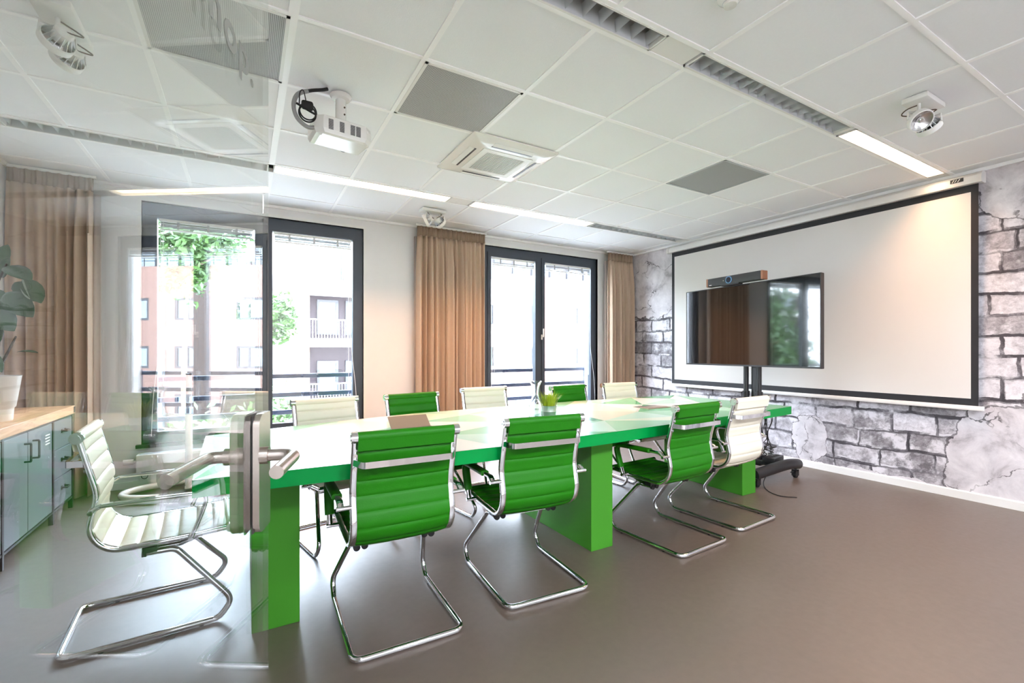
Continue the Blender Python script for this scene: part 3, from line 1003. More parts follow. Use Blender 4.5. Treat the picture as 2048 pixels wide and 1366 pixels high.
def make_chair(leather, label, loc, rz):
    t = thing('office_chair', label, 'chair', loc, rz, 'chairs around the conference table')
    split = min(range(len(SL)), key=lambda i: abs(SL[i][0] + 0.125) + abs(SL[i][1] - 0.406))
    split -= split % 10
    b = sling(0, split, 0.200)
    sc = []
    for i in range(13):                # top roll
        a = 2 * PI * i / 12
        sc.append((0.021 * math.cos(a), 0.021 * math.sin(a)))
    b.tube([(-0.205, -0.233, 0.876), (0.205, -0.233, 0.876)], 0.0225, 14)
    b.add([(x, y, z) for x in (-0.204, 0.204) for (y, z) in ((-0.254, 0.872), (-0.246, 0.822), (-0.232, 0.820), (-0.232, 0.862))], [(0, 1, 5, 4), (1, 2, 6, 5), (2, 3, 7, 6), (0, 3, 2, 1), (4, 5, 6, 7)])
    b.build('backrest', MAT[leather], t, angle=50)
    s = sling(split, len(SL) - 1, 0.200)
    s.tube([(-0.205, 0.292, 0.412), (0.205, 0.292, 0.412)], 0.0195, 14)
    s.build('seat', MAT[leather], t, angle=50)
    for sg in (-1, 1):
        MB().strip(PS, sg * 0.213 - 0.0135, sg * 0.213 + 0.0135, 0.017).build('side_frame', MAT['chrome'], t, angle=50)
        for (y, z, r) in ((-0.233, 0.876, 0.0235), (0.292, 0.412, 0.0205)):
            c = MB().cyl((sg * 0.205, y, z), (sg * 0.230, y, z), r, 18)
            c.cyl((sg * 0.230, y, z), (sg * 0.233, y, z), r * 0.55, 14)
            c.build('roll_cap', MAT['chrome'], t)
        # arm: flat chrome strap with a leather sleeve
        arm = [(-0.186, 0.583), (-0.160, 0.600), (-0.125, 0.604), (0.150, 0.600), (0.185, 0.590), (0.196, 0.565), (0.180, 0.510), (0.142, 0.412)]
        ap = [(p.x, p.y) for p in spline([Vector(q) for q in arm], 5)]
        x0 = sg * 0.262
        ao = MB()
        ao.strip(ap, x0 - 0.013, x0 + 0.013, 0.016, rnd=0.45)
        ao.cyl((sg * 0.220, -0.186, 0.583), (sg * 0.279, -0.186, 0.583), 0.0095, 12)
        ao.cyl((sg * 0.220, 0.140, 0.408), (sg * 0.279, 0.140, 0.408), 0.0095, 12)
        aob = ao.build('armrest', MAT['chrome'], t, angle=50)
        sleeve = [p for p in ap if p[0] > -0.10 and p[1] > 0.585]
        lower = [p for p in ap if p[0] > 0.150 and p[1] < 0.578]
        if leather == 'leather_green' :
            MB().strip(sleeve, x0 - 0.021, x0 + 0.021, 0.024, rnd=0.45).build('arm_sleeve', MAT[leather], aob, angle=60)
            MB().strip(lower, x0 - 0.021, x0 + 0.021, 0.024, rnd=0.45).build('arm_sleeve', MAT[leather], aob, angle=60)
        for dz in (0.030, -0.030):
            zz = 0.772 + dz
            yy = -0.205 + dz * -0.25
            MB().cyl((sg * 0.213, yy - 0.006, zz), (sg * 0.213, yy - 0.016, zz), 0.0075, 10).build('bolt', MAT['chrome'], t)
    # bar across the back
    hp = fillet([(-0.213, -0.212, 0.772), (-0.185, -0.268, 0.768), (0.185, -0.268, 0.768), (0.213, -0.212, 0.772)], 0.02, 4)
    hb = MB()
    vs, fs = [], []
    for i, p in enumerate(hp):
        a, c = Vector(hp[max(i - 1, 0)]), Vector(hp[min(i + 1, len(hp) - 1)])
        tt = (c - a).normalized()
        o = Vector((-tt.y, tt.x, 0)) * 0.007
        for (k, z) in ((1, -0.013), (1, 0.013), (-1, 0.013), (-1, -0.013)):
            vs.append((p[0] + o.x * k, p[1] + o.y * k, p[2] + z))
    for i in range(len(hp) - 1):
        for j in range(4):
            fs.append((i * 4 + j, i * 4 + (j + 1) % 4, i * 4 + 4 + (j + 1) % 4, i * 4 + 4 + j))
    fs += [(0, 1, 2, 3), tuple(range(len(vs) - 4, len(vs)))]
    hb.add(vs, fs).build('back_bar', MAT['chrome'], t, angle=40)
    # cantilever sled
    half = [(0.172, -0.020, 0.350), (0.172, 0.085, 0.348), (0.232, 0.300, 0.085), (0.232, 0.245, 0.0145), (0.232, -0.290, 0.0145)]
    pts = half + [(-x, y, z) for x, y, z in reversed(half)]
    sled = fillet(pts, [0.055, 0.11, 0.055, 0.05, 0.05, 0.055, 0.11, 0.055], 7)
    MB().tube(sled, 0.0125, 12).build('sled_base', MAT['chrome'], t, angle=60)
    for sg in (-1, 1):
        sup = fillet([(sg * 0.142, -0.030, 0.354), (sg * 0.142, 0.10, 0.354), (sg * 0.150, 0.165, 0.378), (sg * 0.205, 0.175, 0.397)], 0.03, 5)
        MB().tube(sup, 0.0105, 10).build('seat_support', MAT['chrome'], t, angle=60)
        MB().cyl((sg * 0.172, -0.034, 0.350), (sg * 0.172, -0.018, 0.350), 0.0155, 12).build('tube_cap', MAT['rubber'], t)
        MB().cyl((sg * 0.138, -0.036, 0.353), (sg * 0.138, -0.026, 0.353), 0.0150, 12).build('tube_cap', MAT['rubber'], t)
        for yy in (0.18, -0.16):
            MB().cyl((sg * 0.232, yy, 0.0), (sg * 0.232, yy, 0.006), 0.009, 10).build('glide', MAT['rubber'], t)
    MB().box(-0.196, 0.196, -0.030, 0.020, 0.356, 0.393).build('cross_bar', MAT['black_metal'], t, smooth=False)
    MB().box(-0.120, 0.120, -0.034, -0.030, 0.350, 0.358).build('cross_trim', MAT['chrome'], t, smooth=False)
    return t

R = math.radians
cg = make_chair('leather_green', 'green leather chair with its back to us, nearest to the glass door', (0.603, 2.143, 0), R(-1.6))
cw = make_chair('leather_white', 'cream leather chair at the head of the table, seen through the glass door', (-0.362, 2.692, 0), R(-86.1))
copy_tree(cg, (1.322, 2.155, 0), R(-4.2), 'green leather chair with its back to us, right in front of the grass pot')
copy_tree(cg, (2.436, 2.143, 0), R(3.3), 'green leather chair with its back to us, beside the white one')
copy_tree(cw, (3.109, 2.217, 0), R(3.5), 'white leather chair on the near side, in front of the television stand')
copy_tree(cw, (0.538, 3.214, 0), R(180 + 12), 'cream leather chair on the window side, nearest to the glass door')
copy_tree(cg, (1.166, 3.259, 0), R(180 + 10), 'green leather chair on the window side, left of the middle curtain')
copy_tree(cw, (1.878, 3.513, 0), R(180 + 0.1), 'cream leather chair on the window side, in front of the middle curtain')
copy_tree(cg, (2.70, 3.310, 0), R(180 + 6), 'green leather chair on the window side, behind the grass pot')
copy_tree(cw, (3.336, 3.330, 0), R(180 - 2), 'cream leather chair on the window side, in front of the far corner curtain')

# ------------------------------------------------------------------ things on the table
cf = thing('water_carafe', 'clear glass carafe with a little water beside the grass pot', 'carafe', (1.782, 2.74, ZT))
prof = [(0.0, 0.0005), (0.044, 0.0005), (0.049, 0.012), (0.049, 0.07), (0.046, 0.095), (0.036, 0.125), (0.026, 0.155), (0.0235, 0.185), (0.027, 0.215), (0.036, 0.24), (0.046, 0.262)]
prof += [(0.0440, 0.2625), (0.0335, 0.2395), (0.0245, 0.2145), (0.0210, 0.185), (0.0235, 0.1545), (0.0335, 0.1245), (0.0435, 0.0945), (0.0465, 0.07), (0.0465, 0.013), (0.042, 0.006), (0.0, 0.006)]
MB().lathe(prof, 32).build('glass_body', MAT['glass'], cf)
MB().lathe([(0.0, 0.0065), (0.041, 0.0065), (0.0460, 0.014), (0.0460, 0.062), (0.0, 0.062)], 28).build('water', MAT['water'], cf)
gp = thing('grass_pot', 'small zinc pot of yellow-green grass beside the carafe', 'plant', (1.893, 2.735, ZT))
MB().lathe([(0.0, 0.0), (0.046, 0.0), (0.048, 0.004), (0.0520, 0.040), (0.0535, 0.042), (0.0530, 0.048), (0.0560, 0.080), (0.0580, 0.084), (0.0545, 0.084), (0.052, 0.076), (0.0, 0.076)], 28).build('pot', MAT['zinc'], gp)
gr = MB()
rg = random.Random(3)
for i in range(230):
    a = rg.uniform(0, 2 * PI)
    r = 0.050 * math.sqrt(rg.random())
    bx_, by_ = r * math.cos(a), r * math.sin(a)
    L = rg.uniform(0.07, 0.122)
    lean = (r / 0.05) * rg.uniform(0.2, 0.75) + rg.uniform(0, 0.12)
    dx, dy = math.cos(a + rg.uniform(-0.6, 0.6)), math.sin(a + rg.uniform(-0.6, 0.6))
    w = 0.0021
    px, py = -dy * w, dx * w
    pts = []
    for k, tt in enumerate((0, 0.55, 1.0)):
        o = lean * L * tt * tt
        z = 0.076 + L * tt * math.cos(lean * 0.5 * tt)
        pts.append((bx_ + dx * o, by_ + dy * o, z))
    gr.add([(pts[0][0] - px, pts[0][1] - py, pts[0][2]), (pts[0][0] + px, pts[0][1] + py, pts[0][2]),
            (pts[1][0] + px * 0.8, pts[1][1] + py * 0.8, pts[1][2]), (pts[1][0] - px * 0.8, pts[1][1] - py * 0.8, pts[1][2]), pts[2]],
           [(0, 1, 2, 3), (3, 2, 4)])
go = gr.build('grass', MAT['grass'], gp, smooth=False)
go['kind'] = 'stuff'

# ------------------------------------------------------------------ projection screen
ps = thing('projection_screen', 'large pull-down projection screen hanging on the brick print wall', 'screen', (XW, 0, 0))
SX = -0.056
ca_ = MB()
pc = [(-0.100, 2.572), (-0.106, 2.60), (-0.100, 2.632), (-0.075, 2.656), (-0.03, 2.660), (-0.004, 2.655), (-0.004, 2.578), (-0.03, 2.570)]
ca_.prism(pc, 1.315, 4.400)
ca_.v = [(p[0], p[2], p[1]) for p in ca_.v]
ca_.build('screen_case', MAT['case'], ps, angle=25)
for y0, y1 in ((1.288, 1.315), (4.400, 4.440)):
    e = MB().prism([(x * 1.05, 2.615 + (z - 2.615) * 1.06) for x, z in pc], y0, y1)
    e.v = [(min(p[0], -0.003), p[2], p[1]) for p in e.v]
    e.build('end_cap', MAT['case'], ps, angle=25)
MB().box(SX - 0.001, SX + 0.001, 1.318, 4.383, 0.780, 2.575).build('screen_border', MAT['screen_black'], ps, smooth=False)
MB().box(SX - 0.003, SX - 0.001, 1.363, 4.338, 0.838, 2.512).build('screen_cloth', MAT['screen'], ps, smooth=False)
MB().rbox(SX - 0.014, SX + 0.012, 1.285, 4.415, 0.744, 0.781, 0.005, 2).build('weight_bar', MAT['case'], ps)
MB().box(-0.1085, -0.1035, 1.395, 1.475, 2.600, 2.630).build('badge', MAT['black'], ps, smooth=False)
bd = MB()
for k, (y, w) in enumerate(((1.466, 0.010), (1.450, 0.010), (1.432, 0.012))):
    bd.add([(-0.1088, y, 2.604), (-0.1088, y - w * 0.5, 2.604), (-0.1088, y - w - 0.008, 2.626), (-0.1088, y - w * 0.5 - 0.008, 2.626)], [(0, 1, 2, 3)])
bd.build('badge_mark', MAT['white'], ps, smooth=False)

# ------------------------------------------------------------------ television on its stand
TVC = Vector((4.320, 2.822, 0))
TVR = math.atan2(4.381 - 4.259, 3.565 - 2.078)       # yaw of the panel
# local: x towards the camera side is -x ; y along the panel ; z up
tv = thing('television', 'large flat television with dark reflective panel on a rolling stand', 'television', (TVC.x, TVC.y, 1.484), -TVR)
hw, hh = 0.746, 0.413
MB().rbox(0.004, 0.045, -hw, hw, -hh, hh, 0.004, 1).build('tv_shell', MAT['black'], tv, smooth=False)
MB().box(-0.001, 0.004, -hw + 0.008, hw - 0.008, -hh + 0.016, hh - 0.008).build('tv_panel', MAT['tv_glass'], tv, smooth=False)
bz = MB()
bz.box(-0.003, 0.006, -hw, -hw + 0.008, -hh, hh).box(-0.003, 0.006, hw - 0.008, hw, -hh, hh).box(-0.003, 0.006, -hw, hw, hh - 0.008, hh).box(-0.004, 0.006, -hw, hw, -hh, -hh + 0.016)
bz.build('tv_bezel', MAT['alu_paint'] if False else MAT['black_metal'], tv, smooth=False)
MB().rbox(0.045, 0.060, -0.35, 0.35, -0.30, 0.05, 0.005, 1).build('tv_back', MAT['black'], tv, smooth=False)
vb = thing('video_bar', 'charcoal video conference bar with a round lens on top of the television', 'camera', (TVC.x - 0.045, 2.885, 1.898), -TVR)
MB().rbox(-0.035, 0.045, -0.300, 0.315, 0.006, 0.090, 0.006, 2).build('bar_body', MAT['charcoal_cloth'], vb)
for y0, y1 in ((-0.318, -0.300), (0.315, 0.333)):
    MB().rbox(-0.036, 0.046, y0, y1, 0.005, 0.091, 0.004, 1).build('bar_end', MAT['copper'], vb)
MB().cyl((-0.030, 0.05, 0.048), (-0.040, 0.05, 0.048), 0.037, 24).build('lens_ring', MAT['lens_ring'], vb)
MB().cyl((-0.036, 0.05, 0.048), (-0.043, 0.05, 0.048), 0.028, 24).build('lens', MAT['lens'], vb)
MB().cyl((-0.034, 0.115, 0.048), (-0.0365, 0.115, 0.048), 0.004, 10).build('indicator', MAT['white'], vb)
MB().box(-0.0366, -0.034, 0.262, 0.292, 0.016, 0.023).build('maker_mark', MAT['white'], vb, smooth=False)
MB().box(-0.03, 0.03, -0.06, 0.16, -0.004, 0.006).build('bar_mount', MAT['black'], vb, smooth=False)

st = thing('television_stand', 'black rolling stand of twin poles carrying the television', 'stand', (4.41, 2.79, 0))
for y in (-0.068, 0.068):
    MB().cyl((0, y, 0.16), (0, y, 0.80), 0.031, 18).build('pole', MAT['black_metal'], st)
    MB().cyl((0, y, 0.80), (0, y, 1.56), 0.0245, 18).build('pole', MAT['black_metal'], st)
    MB().cyl((0, y, 0.775), (0, y, 0.82), 0.034, 18).build('collar', MAT['black'], st)
MB().rbox(-0.025, 0.025, -0.26, 0.26, 1.30, 1.56, 0.005, 1).build('mount_plate', MAT['black_metal'], st, smooth=False)
MB().rbox(-0.11, 0.11, -0.30, 0.30, 0.130, 0.165, 0.01, 2).build('base_beam', MAT['black_metal'], st)
MB().rbox(-0.06, 0.06, -0.12, 0.12, 0.10, 0.20, 0.012, 2).build('pole_foot', MAT['black_metal'], st)
for sg in (-1, 1):
    pth = [(p.x, p.y, p.z) for p in spline([Vector((-0.44, sg * 0.30, 0.112)), Vector((-0.22, sg * 0.325, 0.138)), Vector((0.0, sg * 0.330, 0.150)), Vector((0.14, sg * 0.322, 0.142)), Vector((0.27, sg * 0.295, 0.122))], 6)]
    b = MB().tube(pth, 0.044, 16)
    b.v = [(x, y, 0.132 + (z - 0.132) * 1.12) for x, y, z in b.v]
    b.build('foot_bar', MAT['black'], st)
    for i, x in enumerate((-0.425, 0.195)):
        y = sg * 0.335 if i else sg * 0.345
        y = sg * 0.312
        cst = MB()
        cst.cyl((x, y, 0.070), (x, y, 0.10), 0.014, 10)
        cst.box(x - 0.03, x + 0.026, y - 0.020, y - 0.014, 0.022, 0.078).box(x - 0.03, x + 0.026, y + 0.014, y + 0.020, 0.022, 0.078)
        cst.box(x - 0.03, x + 0.026, y - 0.020, y + 0.020, 0.070, 0.080)
        cst.add([(x - 0.07, y - 0.012, 0.060), (x - 0.07, y + 0.012, 0.060), (x - 0.02, y + 0.012, 0.074), (x - 0.02, y - 0.012, 0.074), (x - 0.07, y - 0.012, 0.056), (x - 0.07, y + 0.012, 0.056), (x - 0.02, y + 0.012, 0.070), (x - 0.02, y - 0.012, 0.070)],
                [(0, 1, 2, 3), (4, 7, 6, 5), (0, 4, 5, 1), (1, 5, 6, 2), (2, 6, 7, 3), (3, 7, 4, 0)])
        co = cst.build('caster', MAT['black'], st, angle=30)
        wl = MB().cyl((x, y - 0.012, 0.030), (x, y + 0.012, 0.030), 0.030, 18)
        wl.build('wheel', MAT['rubber'], co)
        MB().cyl((x, y - 0.0135, 0.030), (x, y + 0.0135, 0.030), 0.013, 12).build('hub', MAT['chrome'], co)
MB().box(0.03, 0.05, -0.03, 0.03, 0.20, 1.3).build('cable_channel', MAT['black'], st, smooth=False)
hb_ = thing('power_strip', 'black power box lying on the foot of the television stand', 'power strip', (4.40, 2.575, 0.1655), 0.2)
MB().rbox(-0.12, 0.12, -0.055, 0.055, 0.0, 0.048, 0.006, 2).build('box_body', MAT['black'], hb_)
for i in range(4):
    MB().cyl((-0.075 + 0.05 * i, -0.010, 0.047), (-0.075 + 0.05 * i, -0.010, 0.0495), 0.019, 14).build('socket', MAT['rubber'], hb_)
rc = random.Random(5)
cb = MB()
for i in range(7):
    y0 = 2.69 + rc.uniform(-0.02, 0.03)
    pts = [Vector((4.44 + rc.uniform(-0.02, 0.02), y0, 0.72 + rc.uniform(-0.1, 0.1)))]
    for z in (0.55, 0.42, 0.30):
        pts.append(Vector((4.42 + rc.uniform(-0.04, 0.04), y0 - 0.02 + rc.uniform(-0.05, 0.02), z + rc.uniform(-0.03, 0.03))))
    for q in range(3):
        pts.append(Vector((4.40 + rc.uniform(-0.10, 0.10), 2.64 + rc.uniform(-0.06, 0.08), 0.245 + rc.uniform(-0.02, 0.05))))
    pts.append(Vector((4.40 + rc.uniform(-0.08, 0.08), 2.62, 0.22)))
    cb.tube(spline(pts, 6), 0.0036, 6)
tag(cb.build('cable_tangle', MAT['rubber']), 'tangle of thin black cables hanging behind the television stand', 'cable')
fc = MB().tube(spline([Vector((4.30, 2.55, 0.10)), Vector((4.12, 2.50, 0.02)), Vector((3.95, 2.36, 0.005)), Vector((3.90, 2.22, 0.004)), Vector((3.98, 2.13, 0.004))], 8), 0.004, 6)
tag(fc.build('floor_cable', MAT['rubber']), 'single black cable end lying on the floor below the television stand', 'cable')

# ------------------------------------------------------------------ projector
pj = thing('projector', 'white projector hanging from the ceiling on a short pole', 'projector', (0.478, 2.79, ZC - 0.002), R(8))
MB().lathe([(0.0, 0.0), (0.058, 0.0), (0.060, -0.006), (0.050, -0.022), (0.032, -0.028), (0.0, -0.028)], 24).build('ceiling_flange', MAT['white_gloss'], pj)
MB().cyl((0, 0, -0.02), (0, 0, -0.175), 0.029, 18).build('mount_pole', MAT['white_gloss'], pj)
for z in (-0.075, -0.115):
    MB().cyl((0.012, -0.0265, z), (0.012, -0.031, z), 0.005, 8).build('pole_screw', MAT['brown_wire'], pj)
body = MB()
sec = [(-0.158, -0.05), (-0.150, 0.12), (0.150, 0.12), (0.158, -0.05), (0.120, -0.085), (-0.120, -0.085)]
def ring(scale, z, dy=0.0):
    return [(x * scale, y * scale + dy, z) for x, y in sec]
levels = [(0.80, -0.168, 0), (0.97, -0.176, 0), (1.0, -0.195, 0), (1.0, -0.245, 0.0), (0.93, -0.268, 0.0), (0.80, -0.275, 0.0)]
vs = []
for s, z, dy in levels:
    vs += ring(s, z, dy)
fs = [tuple(range(6)), tuple(reversed(range(30, 36)))]
for i in range(5):
    for j in range(6):
        fs.append((i * 6 + j, i * 6 + (j + 1) % 6, i * 6 + 6 + (j + 1) % 6, i * 6 + 6 + j))
body.add(vs, fs)
body.build('projector_body', MAT['white_gloss'], pj, smooth=False)
vg = MB().box(-0.017, 0.017, -0.001, 0.001, -0.0011, 0.0011).mesh('vent_slot', MAT['black'], False)
for cx_ in (-0.080, -0.020, 0.040, 0.072):
    for k in range(12):
        inst('vent_slot', vg, pj, (cx_, -0.0862, -0.193 - 0.0048 * k), (0, 0, 0)).scale = (0.75, 1, 1)
MB().cyl((0.118, -0.060, -0.205), (0.124, -0.082, -0.205), 0.008, 10).build('sensor_window', MAT['white'], pj)
MB().box(-0.12, 0.13, -0.066, 0.09, -0.2756, -0.2735).build('bottom_plate', MAT['white_gloss'], pj, smooth=False)
MB().cyl((0.06, 0.118, -0.222), (0.06, 0.150, -0.222), 0.035, 20).build('lens_barrel', MAT['black'], pj)
MB().cyl((0.06, 0.148, -0.222), (0.06, 0.152, -0.222), 0.027, 20).build('lens', MAT['lens'], pj)
MB().cyl((-0.10, 0.0, -0.172), (-0.10, 0.0, -0.150), 0.010, 10).build('adjust_knob', MAT['plug'], pj)
# cable bundle
pcb = thing('projector_cable', 'black and grey cable loop running from the ceiling to the projector', 'cable', (0.398, 2.757, ZC - 0.001))
p0 = [Vector((0.004, 0.0, 0.001)), Vector((-0.02, -0.004, -0.012)), Vector((-0.09, -0.02, -0.045)), Vector((-0.15, -0.03, -0.085)), Vector((-0.172, -0.035, -0.15)), Vector((-0.155, -0.035, -0.215)), Vector((-0.105, -0.03, -0.250)), Vector((-0.06, -0.02, -0.240))]
pp = spline(p0, 6)
MB().tube(pp[:14], 0.0095, 8).build('ceiling_lead', MAT['rubber'], pcb)
MB().tube(pp[13:], 0.0115, 8).build('cable_sleeve', MAT['cable_grey'], pcb)
MB().cyl(tuple(pp[-1]), tuple(pp[-1] + Vector((0.055, 0.01, 0.008))), 0.013, 10).build('plug', MAT['rubber'], pcb)
lp = []
for i in range(33):
    a = 2 * PI * i / 32
    lp.append((-0.105 + 0.042 * math.cos(a), -0.045, -0.185 + 0.045 * math.sin(a)))
MB().tube(lp, 0.0045, 8).build('cable_coil', MAT['rubber'], pcb)
MB().tube([(p[0] + 0.004, p[1] + 0.012, p[2] + 0.018) for p in lp], 0.004, 8).build('cable_coil', MAT['rubber'], pcb)
MB().rbox(-0.135, -0.075, -0.055, -0.030, -0.165, -0.115, 0.012, 2).build('adapter', MAT['rubber'], pcb)
MB().tube(spline([Vector((-0.16, -0.05, -0.145)), Vector((-0.10, -0.055, -0.172)), Vector((-0.05, -0.03, -0.178)), Vector((-0.01, 0.0, -0.185))], 6), 0.006, 8).build('plug_lead', MAT['rubber'], pcb)
MB().tube(spline([Vector((-0.145, -0.04, -0.14)), Vector((-0.142, -0.045, -0.08)), Vector((-0.125, -0.045, -0.066)), Vector((-0.112, -0.045, -0.12))], 6), 0.003, 6).build('thin_lead', MAT['rubber'], pcb)

# ------------------------------------------------------------------ air conditioner cassette
ac = thing('air_conditioner', 'white ceiling cassette air conditioner with a square louvered grille', 'air conditioner', (1.672, 3.130, ZC))
o = 0.350
pan = MB()
def sq(h, z, r=0.02):
    pts = []
    for cx_, cy_, a0 in ((h - r, h - r, 0), (-h + r, h - r, 90), (-h + r, -h + r, 180), (h - r, -h + r, 270)):
        for i in range(4):
            a = math.radians(a0 + 30 * i)
            pts.append((cx_ + r * math.cos(a), cy_ + r * math.sin(a), z))
    return pts
lv = [sq(o, 0.0), sq(o, -0.008), sq(0.325, -0.020), sq(0.275, -0.030), sq(0.195, -0.032)]
vs = [p for l in lv for p in l]
fs = []
for i in range(4):
    for j in range(16):
        fs.append((i * 16 + j, i * 16 + (j + 1) % 16, i * 16 + 16 + (j + 1) % 16, i * 16 + 16 + j))
fs.append(tuple(range(16)))
pan.add(vs, fs).build('cover_panel', MAT['white_gloss'], ac, angle=40)
gf = MB()
q = 0.205
gf.box(-q, q, -q, -q + 0.045, -0.036, -0.024).box(-q, q, q - 0.045, q, -0.036, -0.024).box(-q, -q + 0.045, -q + 0.045, q - 0.045, -0.036, -0.024).box(q - 0.045, q, -q + 0.045, q - 0.045, -0.036, -0.024)
gf.build('grille_frame', MAT['white'], ac, smooth=False)
MB().box(-0.162, 0.162, -0.162, 0.162, -0.024, -0.020).build('filter', MAT['black_metal'], ac, smooth=False)
sm = MB().box(-0.0028, 0.0028, -0.162, 0.162, -0.035, -0.026).mesh('grille_slat', MAT['white'], False)
for i in range(23):
    inst('grille_slat', sm, ac, (-0.154 + 0.014 * i, 0, 0))
for a in range(4):
    f = MB()
    f.xf = Matrix.Rotation(a * PI / 2, 4, 'Z')
    f.add([(-0.165, -0.262, -0.0335), (0.165, -0.262, -0.0335), (0.165, -0.302, -0.0270), (-0.165, -0.302, -0.0270), (-0.165, -0.262, -0.029), (0.165, -0.262, -0.029), (0.165, -0.302, -0.022), (-0.165, -0.302, -0.022)],
          [(0, 1, 2, 3), (7, 6, 5, 4), (0, 4, 5, 1), (1, 5, 6, 2), (2, 6, 7, 3), (3, 7, 4, 0)])
    f.build('air_flap', MAT['white'], ac, smooth=False)
    g = MB()
    g.xf = Matrix.Rotation(a * PI / 2, 4, 'Z')
    g.box(-0.168, 0.168, -0.2625, -0.246, -0.0330, -0.0290)
    g.build('air_slot', MAT['black_metal'], ac, smooth=False)

# ------------------------------------------------------------------ twin spotlights
def spot_head(parent, loc, aim):
    """aim: unit vector the lamp looks along"""
    z = Vector(aim).normalized()
    q = Vector((0, 0, 1)).rotation_difference(z).to_matrix().to_4x4()
    X = Matrix.Translation(Vector(loc)) @ q
    h = MB()
    h.xf = X
    h.lathe([(0.0, -0.062), (0.028, -0.062), (0.034, -0.055), (0.036, -0.012)], 20)
    h.lathe([(0.058, -0.006), (0.062, -0.002), (0.062, 0.026), (0.056, 0.028), (0.055, 0.004)], 28)
    ho = h.build('lamp_head', MAT['white'], parent)
    for i in range(16):
        a = 2 * PI * i / 16
        f = MB()
        f.xf = X @ Matrix.Rotation(a, 4, 'Z')
        f.add([(0.034, -0.0012, -0.05), (0.060, -0.0012, -0.004), (0.036, -0.0012, -0.006), (0.034, 0.0012, -0.05), (0.060, 0.0012, -0.004), (0.036, 0.0012, -0.006)], [(0, 1, 2), (5, 4, 3), (0, 3, 4, 1), (1, 4, 5, 2), (2, 5, 3, 0)])
        f.build('cooling_fin', MAT['alu'], ho, smooth=False)
    r = MB()
    r.xf = X
    r.lathe([(0.0, -0.004), (0.016, -0.003), (0.034, 0.006), (0.050, 0.020), (0.0545, 0.024)], 28)
    r.build('reflector', MAT['reflector'], ho)
    c = MB()
    c.xf = X
    c.lathe([(0.0, 0.002), (0.013, 0.002), (0.013, 0.020), (0.009, 0.024), (0.0, 0.024)], 16)
    c.build('bulb_cap', MAT['chrome'], ho)

def twin_spot(name_label, loc, rz, heads, half=(0.13, 0.062), gap=0.062):
    t = thing('twin_spotlight', name_label, 'spotlight', loc, rz, 'twin spotlights on the ceiling')
    MB().rbox(-half[0], half[0], -half[1], half[1], -0.032, 0.0, 0.008, 2).build('base_plate', MAT['white'], t)
    for (x, y, drop, aim) in heads:
        s = MB()
        s.cyl((x, y, -0.030), (x, y, -drop + 0.045), 0.0085, 12)
        s.build('arm', MAT['white'], t)
        z = Vector(aim).normalized()
        side = z.cross(Vector((0, 0, 1)))
        side = side.normalized() if side.length > 1e-4 else Vector((1, 0, 0))
        c = Vector((x, y, -drop))
        yk = MB()
        yk.tube([tuple(c + side * 0.065 + Vector((0, 0, 0))), tuple(c + side * 0.062 + Vector((0, 0, 0.045))), tuple(c - side * 0.062 + Vector((0, 0, 0.045))), tuple(c - side * 0.065)], 0.005, 8)
        yk.build('yoke', MAT['white'], t)
        spot_head(t, tuple(c), aim)
        w = [Vector((x + 0.012, y, -0.034)), c + Vector((0, 0, 0.05)) + side * 0.05 - z * 0.03, c + side * 0.055 - z * 0.075, c - z * 0.058]
        MB().tube(spline(w, 6), 0.0032, 6).build('wire', MAT['brown_wire'], t)
    return t
twin_spot('white twin spotlight at the top left, seen through the glass door', (-0.70, 2.765, ZC), R(90), [(-0.055, 0.0, 0.125, (0.80, 0.66, -0.42)), (0.085, 0.0, 0.125, (0.80, 0.66, -0.42))], (0.165, 0.07))
twin_spot('white twin spotlight aimed our way beside the lamp over the screen', (3.455, 1.13, ZC), R(0), [(-0.062, 0.0, 0.125, (-0.35, -0.55, -0.62)), (0.066, 0.0, 0.130, (0.75, -0.1, -0.62))])
twin_spot('white twin spotlight in front of the middle curtain top', (1.695, 4.57, ZC), R(2), [(-0.066, 0.0, 0.115, (-0.8, 0.45, -0.42)), (0.075, 0.0, 0.115, (0.8, 0.45, -0.42))])

sd_ = thing('smoke_detector', 'round white smoke detector cut by the top edge of the photo', 'smoke detector', (1.737, 1.195, ZC))
MB().lathe([(0.0, 0.0), (0.052, 0.0), (0.052, -0.012), (0.044, -0.022), (0.030, -0.034), (0.026, -0.044), (0.0, -0.046)], 24).build('detector_body', MAT['white_gloss'], sd_)
MB().lathe([(0.0275, -0.026), (0.034, -0.0265), (0.034, -0.030), (0.0275, -0.037)], 24).build('detector_slot', MAT['alu_paint'], sd_)

